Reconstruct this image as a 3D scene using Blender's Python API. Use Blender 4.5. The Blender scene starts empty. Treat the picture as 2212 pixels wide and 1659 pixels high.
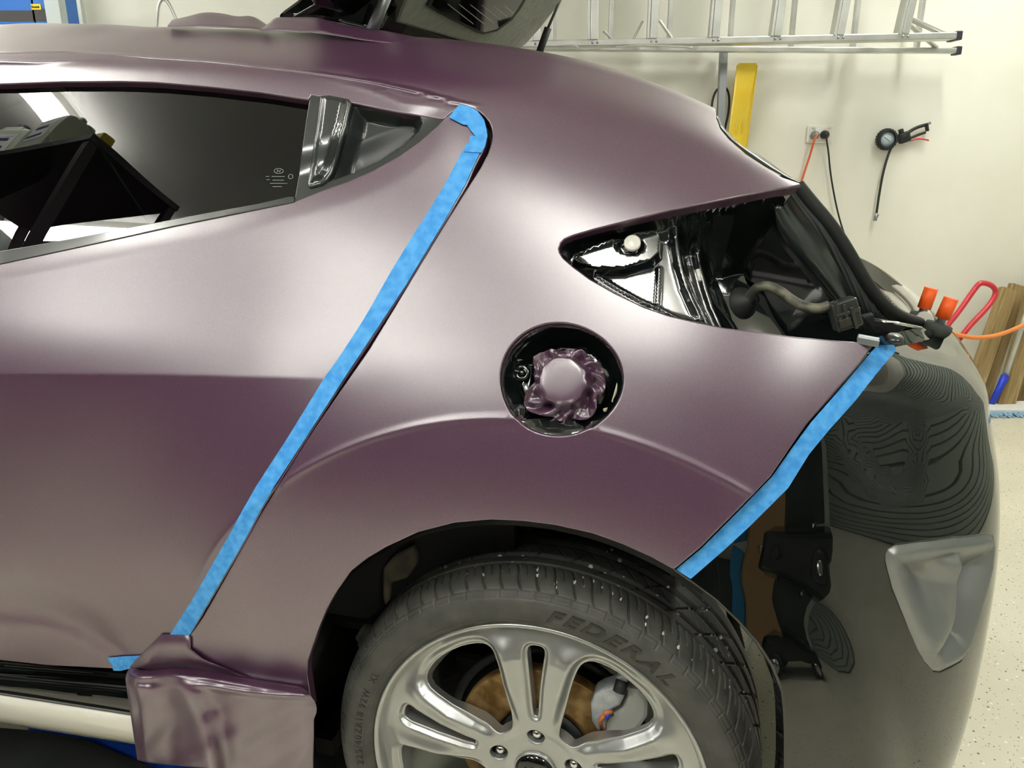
import bpy, bmesh, math, random
import numpy as np
from mathutils import Matrix, Vector
from mathutils.geometry import delaunay_2d_cdt

random.seed(7); RNG = np.random.default_rng(7)
SC = bpy.context.scene
COL = SC.collection
PI = math.pi

# ------------------------------------------------------------------ camera
FPX = 1700.0
PITCH = math.radians(16.6)
CAM_Z = 1.169
cam_d = bpy.data.cameras.new('camera'); cam = bpy.data.objects.new('camera', cam_d); COL.objects.link(cam)
cam_d.sensor_fit = 'HORIZONTAL'; cam_d.sensor_width = 36.0; cam_d.lens = 36.0*FPX/2212.0
cam_d.clip_start = .02
cam.location = (0, 0, CAM_Z)
cam.rotation_euler = (math.radians(90)-PITCH, 0, 0)
SC.camera = cam
SC.view_settings.view_transform = 'Standard'; SC.view_settings.look = 'None'
SC.view_settings.gamma = 1; SC.view_settings.use_curve_mapping = False
SC.view_settings.exposure = 0.60
wd = bpy.data.worlds.new('world'); SC.world = wd; wd.use_nodes = True
wd.node_tree.nodes['Background'].inputs[0].default_value = (.9, .95, 1, 1)
wd.node_tree.nodes['Background'].inputs[1].default_value = 0.3

# ------------------------------------------------------------------ node material helpers
def lin(c):
    return tuple(((x/255.)/12.92 if x/255. <= .04045 else ((x/255.+.055)/1.055)**2.4) for x in c)
def mat(name, rgb, rough=.5, metal=0., coat=0., coat_rough=.03, ior=1.5, spec=.5, emit=None, estr=0., trans=0.):
    m = bpy.data.materials.new(name); m.use_nodes = True
    b = m.node_tree.nodes['Principled BSDF']
    b.inputs['Base Color'].default_value = (*lin(rgb), 1)
    b.inputs['Roughness'].default_value = rough; b.inputs['Metallic'].default_value = metal
    b.inputs['Coat Weight'].default_value = coat; b.inputs['Coat Roughness'].default_value = coat_rough
    b.inputs['IOR'].default_value = ior; b.inputs['Specular IOR Level'].default_value = spec
    b.inputs['Transmission Weight'].default_value = trans
    if emit: b.inputs['Emission Color'].default_value = (*emit, 1); b.inputs['Emission Strength'].default_value = estr
    return m
def bs(m): return m.node_tree.nodes['Principled BSDF']
def nd(m, t, **kw):
    n = m.node_tree.nodes.new(t)
    for k, v in kw.items():
        if k.startswith('_'): setattr(n, k[1:], v)
        else: n.inputs[k.replace('__', ' ')].default_value = v
    return n
def lk(m, a, b): m.node_tree.links.new(a, b)
def objco(m): return nd(m, 'ShaderNodeTexCoord').outputs['Object']
def ramp(m, fac, stops, interp='LINEAR'):
    r = m.node_tree.nodes.new('ShaderNodeValToRGB'); e = r.color_ramp.elements; r.color_ramp.interpolation = interp
    while len(e) < len(stops): e.new(.5)
    for i, (p, c) in enumerate(stops): e[i].position = p; e[i].color = (*c, 1) if len(c) == 3 else c
    lk(m, fac, r.inputs[0]); return r.outputs[0]
def noise_mottle(m, scale, c1, c2, detail=3, lo=.35, hi=.65, rough_var=None, bump=0., dist=.002):
    n = nd(m, 'ShaderNodeTexNoise', Scale=scale, Detail=detail); lk(m, objco(m), n.inputs['Vector'])
    lk(m, ramp(m, n.outputs[0], [(lo, lin(c1)), (hi, lin(c2))]), bs(m).inputs['Base Color'])
    if rough_var:
        r = nd(m, 'ShaderNodeMapRange'); lk(m, n.outputs[0], r.inputs[0]); r.inputs[3].default_value, r.inputs[4].default_value = rough_var
        lk(m, r.outputs[0], bs(m).inputs['Roughness'])
    if bump:
        b = nd(m, 'ShaderNodeBump', Strength=bump, Distance=dist); lk(m, n.outputs[0], b.inputs['Height']); lk(m, b.outputs[0], bs(m).inputs['Normal'])
    return m

M = {}
# purple satin film: dark metallic flake under a satin clear film
m = M['film'] = mat('purple_satin_film', (60, 18, 54), rough=.5, metal=.0, coat=1., coat_rough=.32, ior=1.5)
bs(m).inputs['Coat IOR'].default_value = 2.15
co = objco(m)
fl = nd(m, 'ShaderNodeTexNoise', Scale=1500., Detail=2., Roughness=.7); lk(m, co, fl.inputs['Vector'])
lk(m, ramp(m, fl.outputs[0], [(.35, lin((44, 12, 40))), (.55, lin((64, 22, 56))), (.72, lin((138, 78, 124)))]), bs(m).inputs['Base Color'])
M['black_paint'] = mat('gloss_black_paint', (7, 9, 8), rough=.25, spec=0., coat=1., coat_rough=.015, ior=1.5)
bs(M['black_paint']).inputs['Coat IOR'].default_value = 1.7
M['gloss_panel'] = mat('gloss_black_inner_panel', (16, 22, 21), rough=.16, coat=1., coat_rough=.05)
bs(M['gloss_panel']).inputs['Coat IOR'].default_value = 1.9
M['piano'] = mat('dark_grey_gloss_trim', (38, 44, 42), rough=.28, coat=.8, coat_rough=.1)
M['plastic'] = mat('black_textured_plastic', (24, 27, 26), rough=.55)
M['dark'] = mat('matt_black_cavity', (8, 9, 9), rough=.85)
M['grey_plastic'] = mat('satin_grey_plastic', (128, 130, 129), rough=.36, metal=.55)
M['trim_grey'] = noise_mottle(mat('grey_trunk_trim', (168, 172, 162), rough=.75), 60, (160, 164, 154), (178, 182, 172))
M['rubber'] = mat('black_rubber', (28, 30, 29), rough=.6)
M['chrome'] = mat('bright_chrome', (225, 225, 225), rough=.12, metal=1.)
M['alloy'] = mat('silver_alloy_paint', (168, 170, 168), rough=.33, metal=.75, coat=.5, coat_rough=.12)
M['alu'] = noise_mottle(mat('brushed_aluminium', (200, 202, 198), rough=.38, metal=.85), 8, (192, 194, 190), (214, 215, 210))
M['steel'] = mat('grey_steel', (150, 155, 158), rough=.4, metal=.8)
M['rust'] = noise_mottle(mat('rusty_disc', (140, 110, 60), rough=.55, metal=.6), 45, (112, 84, 40), (165, 135, 88), rough_var=(.4, .7))
M['white_paint'] = mat('white_gloss_paint', (222, 220, 208), rough=.25, coat=.6)
M['tape'] = noise_mottle(mat('blue_masking_tape', (62, 150, 226), rough=.75), 90, (50, 142, 218), (84, 168, 234), bump=.25, dist=.0006)
M['orange'] = mat('orange_rubber', (245, 95, 20), rough=.5)
M['orange_cord'] = mat('orange_cord', (222, 100, 60), rough=.5)
M['orange_hose'] = mat('orange_hose', (235, 140, 70), rough=.5)
M['red'] = mat('red_tube_paint', (200, 52, 62), rough=.35)
M['yellow'] = noise_mottle(mat('yellow_paint', (238, 205, 40), rough=.22, coat=.5), 6, (236, 200, 36), (244, 218, 60))
M['black_cord'] = mat('black_cable', (38, 42, 38), rough=.45)
M['blue_plastic'] = mat('blue_plastic', (26, 60, 200), rough=.4)
M['mop'] = noise_mottle(mat('pale_blue_mop_fabric', (140, 185, 215), rough=.9), 220, (92, 150, 196), (186, 214, 230), bump=.5, dist=.004)
M['mop_white'] = mat('white_mop_plate', (228, 230, 226), rough=.5)
M['outlet'] = mat('white_outlet_plastic', (236, 234, 226), rough=.35)
M['gauge_face'] = mat('pale_gauge_face', (190, 205, 215), rough=.3, coat=1)
M['cardboard'] = mat('brown_cardboard', (176, 138, 92), rough=.8)
M['blue_mat'] = mat('blue_sheet', (16, 78, 200), rough=.5)
M['belt'] = mat('grey_belt', (60, 64, 60), rough=.8)
# brown planks
m = M['wood'] = mat('weathered_brown_wood', (150, 125, 85), rough=.75)
co = objco(m); mp = nd(m, 'ShaderNodeMapping'); mp.inputs['Scale'].default_value = (14, 14, 1.2); lk(m, co, mp.inputs[0])
n = nd(m, 'ShaderNodeTexNoise', Scale=3., Detail=6., Distortion=.6); lk(m, mp.outputs[0], n.inputs['Vector'])
lk(m, ramp(m, n.outputs[0], [(.3, lin((118, 96, 58))), (.6, lin((158, 136, 92))), (.75, lin((178, 158, 112)))]), bs(m).inputs['Base Color'])
# wall: warm white, faint dabs
m = M['wall'] = mat('painted_white_wall', (236, 236, 226), rough=.6)
co = objco(m)
n = nd(m, 'ShaderNodeTexNoise', Scale=1.7, Detail=5.); lk(m, co, n.inputs['Vector'])
n2 = nd(m, 'ShaderNodeTexNoise', Scale=26., Detail=3.); lk(m, co, n2.inputs['Vector'])
lk(m, ramp(m, n.outputs[0], [(.3, lin((228, 228, 214))), (.7, lin((240, 240, 229)))]), bs(m).inputs['Base Color'])
b = nd(m, 'ShaderNodeBump', Strength=.12, Distance=.004); lk(m, n2.outputs[0], b.inputs['Height']); lk(m, b.outputs[0], bs(m).inputs['Normal'])
M['dark_wall'] = noise_mottle(mat('dark_grey_green_wall', (50, 56, 52), rough=.6), 2.5, (44, 50, 46), (58, 64, 60))
M['ceiling'] = mat('white_ceiling', (240, 240, 236), rough=.8)
# epoxy flake floor
m = M['floor'] = mat('cream_flake_epoxy_floor', (222, 218, 196), rough=.3, coat=.3, coat_rough=.15)
co = objco(m)
base = nd(m, 'ShaderNodeTexNoise', Scale=3., Detail=4.); lk(m, co, base.inputs['Vector'])
cur = ramp(m, base.outputs[0], [(.3, lin((216, 212, 190))), (.7, lin((230, 226, 206)))])
for sc_, thr, colr, dens in ((70., .16, (96, 98, 92), .42), (95., .13, (150, 140, 118), .5), (60., .15, (246, 246, 240), .5), (120., .14, (60, 62, 62), .4)):
    v = nd(m, 'ShaderNodeTexVoronoi', Scale=sc_); v.inputs['Randomness'].default_value = 1.; lk(m, co, v.inputs['Vector'])
    nz = nd(m, 'ShaderNodeTexNoise', Scale=sc_*1.6); lk(m, co, nz.inputs['Vector'])
    sub = nd(m, 'ShaderNodeMath', _operation='MULTIPLY_ADD'); lk(m, nz.outputs[0], sub.inputs[0]); sub.inputs[1].default_value = .18; lk(m, v.outputs['Distance'], sub.inputs[2])
    lt = nd(m, 'ShaderNodeMath', _operation='LESS_THAN'); lk(m, sub.outputs[0], lt.inputs[0]); lt.inputs[1].default_value = thr+.09
    sepc = nd(m, 'ShaderNodeSeparateColor'); lk(m, v.outputs['Color'], sepc.inputs[0])
    l2 = nd(m, 'ShaderNodeMath', _operation='LESS_THAN'); lk(m, sepc.outputs[0], l2.inputs[0]); l2.inputs[1].default_value = dens
    mu = nd(m, 'ShaderNodeMath', _operation='MULTIPLY'); lk(m, lt.outputs[0], mu.inputs[0]); lk(m, l2.outputs[0], mu.inputs[1])
    mx = nd(m, 'ShaderNodeMixRGB'); lk(m, mu.outputs[0], mx.inputs[0]); lk(m, cur, mx.inputs[1]); mx.inputs[2].default_value = (*lin(colr), 1)
    cur = mx.outputs[0]
lk(m, cur, bs(m).inputs['Base Color'])
# tyre
m = M['tyre'] = mat('grey_black_tyre_rubber', (62, 62, 58), rough=.62)
co = objco(m); n = nd(m, 'ShaderNodeTexNoise', Scale=30., Detail=4.); lk(m, co, n.inputs['Vector'])
cur = ramp(m, n.outputs[0], [(.3, lin((50, 52, 49))), (.7, lin((76, 75, 69)))])
v = nd(m, 'ShaderNodeTexVoronoi', Scale=85.); lk(m, co, v.inputs['Vector'])
sepc = nd(m, 'ShaderNodeSeparateColor'); lk(m, v.outputs['Color'], sepc.inputs[0])
l1 = nd(m, 'ShaderNodeMath', _operation='LESS_THAN'); lk(m, v.outputs['Distance'], l1.inputs[0]); l1.inputs[1].default_value = .27
l2 = nd(m, 'ShaderNodeMath', _operation='LESS_THAN'); lk(m, sepc.outputs[1], l2.inputs[0]); l2.inputs[1].default_value = .6
mu = nd(m, 'ShaderNodeMath', _operation='MULTIPLY'); lk(m, l1.outputs[0], mu.inputs[0]); lk(m, l2.outputs[0], mu.inputs[1])
at_ = nd(m, 'ShaderNodeAttribute'); at_.attribute_name = 'tread'
mu2 = nd(m, 'ShaderNodeMath', _operation='MULTIPLY'); lk(m, mu.outputs[0], mu2.inputs[0]); lk(m, at_.outputs['Fac'], mu2.inputs[1])
mx = nd(m, 'ShaderNodeMixRGB'); lk(m, mu2.outputs[0], mx.inputs[0]); lk(m, cur, mx.inputs[1]); mx.inputs[2].default_value = (.85, .87, .85, 1)
lk(m, mx.outputs[0], bs(m).inputs['Base Color'])
M['tyre_letter'] = mat('moulded_tyre_lettering', (34, 34, 32), rough=.42)
# smoked glass
m = M['glass'] = mat('smoked_window_glass', (60, 72, 64), rough=.0, trans=1., ior=1.52)
bs(m).inputs['Base Color'].default_value = (.035, .045, .04, 1)
M['glow'] = mat('led_tube_glow', (255, 255, 255), emit=(1., .985, .93), estr=34.)

# ------------------------------------------------------------------ frames
YAW = math.radians(-15.1)
CC = np.array([.2076, -.8845, CAM_Z])             # camera in the car's own frame
ca, sa, cp, sp = math.cos(YAW), math.sin(YAW), math.cos(PITCH), math.sin(PITCH)
FW = np.array([sa*cp, ca*cp, -sp]); RT = np.array([ca, -sa, 0.]); UP = np.cross(RT, FW)
R2 = np.array([[ca, -sa, 0], [sa, ca, 0], [0, 0, 1.]])
CAR_LOC = R2 @ np.array([-CC[0], -CC[1], 0.])
def to_world(p): return np.asarray(p) @ R2.T + CAR_LOC
def to_car(p): return (np.asarray(p)-CAR_LOC) @ R2
def ray(u, v): return FW + RT*((u-1106.)/FPX) - UP*((v-829.5)/FPX)
def at_y(u, v, y):
    d = ray(u, v); return CC + d*((y-CC[1])/d[1])
def proj(P):
    q = P-CC; x, y, z = q@RT, q@UP, q@FW
    return np.stack([1106+FPX*x/z, 829.5-FPX*y/z], -1)
def wpt(u, v, Y):          # point of the room at depth Y (world)
    d = R2 @ ray(u, v); return np.array([0, 0, CAM_Z]) + d*(Y/d[1])
def fpt(u, v, z=0.):       # point of the room at height z (world)
    d = R2 @ ray(u, v); return np.array([0, 0, CAM_Z]) + d*((z-CAM_Z)/d[2])

# ------------------------------------------------------------------ object helpers
def tag(o, label, cat, group=None, kind=None):
    if label: o['label'] = label
    if cat: o['category'] = cat
    if group: o['group'] = group
    if kind: o['kind'] = kind
    return o
def empty(name, loc, label, cat, group=None, rot=(0, 0, 0)):
    o = bpy.data.objects.new(name, None); COL.objects.link(o); o.location = loc; o.rotation_euler = rot
    o.empty_display_size = .1
    return tag(o, label, cat, group)
class MB:
    """collects shapes as plain arrays"""
    def __init__(s): s.v = []; s.f = []; s.sm = []; s.n = 0
    def add(s, v, f, smooth=True):
        v = np.asarray(v, float).reshape(-1, 3); s.v.append(v)
        s.f += [[i+s.n for i in q] for q in f]; s.sm += [smooth]*len(f); s.n += len(v); return s
    def box(s, c, size, rot=None, bev=0.):
        bm = bmesh.new(); bmesh.ops.create_cube(bm, size=1.)
        for w in bm.verts: w.co = Vector([w.co[i]*size[i] for i in range(3)])
        if bev: bmesh.ops.bevel(bm, geom=list(bm.edges), offset=bev, segments=2, affect='EDGES', profile=.5)
        if rot is not None: bmesh.ops.rotate(bm, verts=bm.verts, cent=(0, 0, 0), matrix=rot)
        bm.verts.ensure_lookup_table()
        s.add([tuple(w.co+Vector(c)) for w in bm.verts], [[w.index for w in f.verts] for f in bm.faces], False); bm.free(); return s
    def beam(s, a, b, w, h, upv=(0, 0, 1), bev=0.):
        a, b = Vector(a), Vector(b); d = b-a; L = d.length; x = d.normalized()
        y = Vector(upv).cross(x)
        if y.length < 1e-5: y = Vector((1, 0, 0)).cross(x)
        y.normalize(); z = x.cross(y)
        R = Matrix((x, y, z)).transposed()
        return s.box((a+b)/2, (L, w, h), R, bev)
    def tube(s, pts, r, seg=10, caps=True, closed=False, squash=None):
        P = [Vector(p) for p in pts]; n = len(P); rr = r if hasattr(r, '__len__') else [r]*n
        vs = []; fs = []; prev = None
        for i, p in enumerate(P):
            if closed: t = P[(i+1) % n]-P[i-1]
            else: t = P[min(i+1, n-1)]-P[max(i-1, 0)]
            t.normalize()
            if prev is None:
                a = Vector((0, 0, 1)) if abs(t.z) < .9 else Vector((1, 0, 0)); u = t.cross(a).normalized()
            else: u = (prev-t*prev.dot(t)).normalized()
            prev = u; w = t.cross(u)
            for k in range(seg):
                an = 2*PI*k/seg; vs.append(p+(u*math.cos(an)+w*math.sin(an)*(squash or 1))*rr[i])
        m_ = n if closed else n-1
        for i in range(m_):
            for k in range(seg):
                a = i*seg+k; b = i*seg+(k+1) % seg; c = ((i+1) % n)*seg+(k+1) % seg; d = ((i+1) % n)*seg+k
                fs.append([a, b, c, d])
        s.add([tuple(q) for q in vs], fs)
        if caps and not closed:
            s.add([tuple(q) for q in vs[:seg]], [list(range(seg))[::-1]], False); s.add([tuple(q) for q in vs[-seg:]], [list(range(seg))], False)
        return s
    def lathe(s, prof, org=(0, 0, 0), axis=(0, 1, 0), seg=48, closed=False):
        ax = Vector(axis).normalized(); a = Vector((0, 0, 1)) if abs(ax.z) < .9 else Vector((1, 0, 0))
        u = ax.cross(a).normalized(); w = ax.cross(u); o = Vector(org); vs = []; fs = []
        for (r, h) in prof:
            for k in range(seg):
                an = 2*PI*k/seg; vs.append(tuple(o+ax*h+(u*math.cos(an)+w*math.sin(an))*r))
        K = len(prof)
        for i in range(K if closed else K-1):
            j = (i+1) % K
            for k in range(seg): fs.append([i*seg+k, i*seg+(k+1) % seg, j*seg+(k+1) % seg, j*seg+k])
        return s.add(vs, fs)
    def prism(s, poly, z0, z1, fn=None, smooth=False):
        """poly: 2d points; fn maps (a,b,h) to a point"""
        fn = fn or (lambda a, b, h: (a, b, h)); n = len(poly)
        vs = [fn(a, b, z0) for a, b in poly]+[fn(a, b, z1) for a, b in poly]
        return s.add(vs, [list(range(n))[::-1], list(range(n, 2*n))]+[[i, (i+1) % n, n+(i+1) % n, n+i] for i in range(n)], smooth)
    def sheet(s, rows, closed_rows=False):
        """rows: list of equal-length point lists -> lofted surface"""
        R = np.asarray(rows, float); a, b = R.shape[:2]
        fs = [[i*b+j, i*b+j+1, (i+1)*b+j+1, (i+1)*b+j] for i in range(a-1) for j in range(b-1)]
        return s.add(R.reshape(-1, 3), fs)
    def build(s, name, m_, parent=None, world=False, fix=True, bevel=0., solid=0., sub=0, autosmooth=None):
        V = np.concatenate(s.v)
        loc = np.zeros(3)
        if parent is None:
            if not world: V = to_world(V)
            loc = np.array([(V[:, 0].min()+V[:, 0].max())/2, (V[:, 1].min()+V[:, 1].max())/2, V[:, 2].min()]); V = V-loc
        me = bpy.data.meshes.new(name); me.from_pydata([tuple(p) for p in V], [], s.f)
        me.polygons.foreach_set('use_smooth', s.sm)
        if fix:
            bm = bmesh.new(); bm.from_mesh(me); bmesh.ops.remove_doubles(bm, verts=bm.verts, dist=1e-6)
            bmesh.ops.recalc_face_normals(bm, faces=bm.faces); bm.to_mesh(me); bm.free()
        me.materials.append(m_)
        o = bpy.data.objects.new(name, me); COL.objects.link(o); o.location = loc
        if parent is not None: o.parent = parent
        if solid: q = o.modifiers.new('solid', 'SOLIDIFY'); q.thickness = solid; q.offset = 0
        if bevel: q = o.modifiers.new('bevel', 'BEVEL'); q.width = bevel; q.segments = 2; q.limit_method = 'ANGLE'
        if sub: q = o.modifiers.new('sub', 'SUBSURF'); q.levels = sub; q.render_levels = sub
        return o

# ------------------------------------------------------------------ maths for the body surfaces
def basis(K, q):
    """cardinal natural cubic spline basis: rows for q, one column per knot"""
    K = np.asarray(K, float); n = len(K); h = np.diff(K)
    A = np.zeros((n, n)); B = np.zeros((n, n)); A[0, 0] = A[-1, -1] = 1
    for i in range(1, n-1):
        A[i, i-1], A[i, i], A[i, i+1] = h[i-1], 2*(h[i-1]+h[i]), h[i]
        B[i, i-1] += 6/h[i-1]; B[i, i] -= 6/h[i-1]+6/h[i]; B[i, i+1] += 6/h[i]
    D = np.linalg.solve(A, B); I = np.eye(n)
    q = np.asarray(q, float); k = np.clip(np.searchsorted(K, q)-1, 0, n-2)
    hk = h[k][:, None]; a = ((K[k+1]-q)/h[k])[:, None]; b = 1-a
    return a*I[k]+b*I[k+1]+((a**3-a)*D[k]+(b**3-b)*D[k+1])*hk**2/6
def sstep(e0, e1, x): t = np.clip((x-e0)/(e1-e0), 0, 1); return t*t*(3-2*t)
def poly_dist(P, L, closed=False):
    """unsigned distance of points P (N,2) to polyline L, and side sign"""
    L = np.asarray(L, float); A = L; Bq = np.roll(L, -1, 0)
    if not closed: A = L[:-1]; Bq = L[1:]
    best = np.full(len(P), 1e9); sg = np.ones(len(P))
    for a, b in zip(A, Bq):
        ab = b-a; ap = P-a; t = np.clip((ap@ab)/(ab@ab+1e-12), 0, 1); dd = ap-t[:, None]*ab; d = np.hypot(dd[:, 0], dd[:, 1])
        s_ = np.sign(ab[0]*ap[:, 1]-ab[1]*ap[:, 0]); m_ = d < best; best[m_] = d[m_]; sg[m_] = s_[m_]
    return best, sg
def inside(P, L):
    x, y = P[:, 0], P[:, 1]; c = np.zeros(len(P), bool); n = len(L)
    for i in range(n):
        x0, y0 = L[i]; x1, y1 = L[(i+1) % n]
        if y0 == y1: continue
        m_ = ((y0 > y) != (y1 > y)) & (x < (x1-x0)*(y-y0)/(y1-y0)+x0); c ^= m_
    return c
def resample(L, step, closed=True, smooth=False):
    L = np.asarray(L, float)
    if closed: L = np.vstack([L, L[:1]])
    s = np.r_[0, np.cumsum(np.hypot(*np.diff(L, axis=0).T))]
    n = max(int(round(s[-1]/step)), 3); q = np.linspace(0, s[-1], n+1)
    # keep original corner points
    q = np.unique(np.r_[q, s]); q = q[np.r_[True, np.diff(q) > step*.3]]
    out = np.c_[np.interp(q, s, L[:, 0]), np.interp(q, s, L[:, 1])]
    if closed: out = out[:-1] if np.hypot(*(out[-1]-out[0])) < step*.5 else out
    return out
def chaikin(L, it=1, closed=False):
    L = np.asarray(L, float)
    for _ in range(it):
        B_ = np.roll(L, -1, 0)
        if closed: q = .75*L+.25*B_; r = .25*L+.75*B_; L = np.stack([q, r], 1).reshape(-1, L.shape[1])
        else:
            q = .75*L[:-1]+.25*L[1:]; r = .25*L[:-1]+.75*L[1:]; L = np.vstack([L[:1], np.stack([q, r], 1).reshape(-1, L.shape[1]), L[-1:]])
    return L

class Surf:
    """parametric surface (a,b) -> point in the car frame"""
    def __init__(s, fn, a0, a1, b0, b1, scale=(1., 1.), flip=False, n=(320, 320)):
        s.fn = fn; s.scale = np.array(scale); s.flip = flip; s.lo = np.array([a0, b0]); s.hi = np.array([a1, b1])
        A, B_ = np.meshgrid(np.linspace(a0, a1, n[0]), np.linspace(b0, b1, n[1]), indexing='ij')
        s.G = np.c_[A.ravel(), B_.ravel()]; P = s.fn(s.G[:, 0], s.G[:, 1]); s.GP = P
        N = s.normal(s.G); s.GU = proj(P); s.front = (np.einsum('ij,ij->i', N, P-CC) < 0) & ((P-CC)@FW > .05)
        s.Gf = s.G[s.front]; s.GUf = s.GU[s.front]
    def normal(s, Q):
        e = 1.2e-3; a, b = Q[:, 0], Q[:, 1]; ea = e/s.scale[0]; eb = e/s.scale[1]
        Da = s.fn(a+ea, b)-s.fn(a-ea, b); Db = s.fn(a, b+eb)-s.fn(a, b-eb)
        N = np.cross(Da, Db); N /= np.linalg.norm(N, axis=1)[:, None]+1e-15
        return -N if s.flip else N
    def inv(s, uv):
        uv = np.atleast_2d(np.asarray(uv, float)); out = []
        for p in uv:
            k = np.argmin(((s.GUf-p)**2).sum(1)); out.append(s.Gf[k])
        X = np.array(out)
        for it in range(12):
            f0 = proj(s.fn(X[:, 0], X[:, 1])); h = 1e-4; ha, hb = h/s.scale[0], h/s.scale[1]
            fa = (proj(s.fn(X[:, 0]+ha, X[:, 1]))-f0)/ha; fb = (proj(s.fn(X[:, 0], X[:, 1]+hb))-f0)/hb
            r = uv-f0; J = np.stack([fa, fb], -1)
            JT = np.swapaxes(J, 1, 2); Hm = JT@J; lam = 1e-4*np.einsum('nii->n', Hm)/2
            Hm = Hm+lam[:, None, None]*np.eye(2); dX = np.linalg.solve(Hm, (JT@r[..., None]))[..., 0]
            lim = .02/s.scale; dX = np.clip(dX, -lim, lim); X = np.clip(X+dX, s.lo, s.hi)
        return X
    def outline(s, items):
        """items: pixel pairs or ('p',a,b) parameter points"""
        out = []
        for i, q in enumerate(items):                     # keep long straight pixel runs straight on the curved skin
            out.append(q)
            if i+1 < len(items) and q[0] != 'p' and items[i+1][0] != 'p':
                w = items[i+1]; k = int(math.hypot(w[0]-q[0], w[1]-q[1])//26)
                out += [(q[0]+(w[0]-q[0])*j/(k+1), q[1]+(w[1]-q[1])*j/(k+1)) for j in range(1, k+1)]
        items = out
        px = [i for i, q in enumerate(items) if q[0] != 'p']; res = np.zeros((len(items), 2))
        if px: res[px] = s.inv([items[i] for i in px])
        for i, q in enumerate(items):
            if q[0] == 'p': res[i] = q[1:]
        return res
    def at(s, Q, off=0.):
        Q = np.atleast_2d(Q); P = s.fn(Q[:, 0], Q[:, 1])
        return P+s.normal(Q)*off if np.any(off) else P

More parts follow.
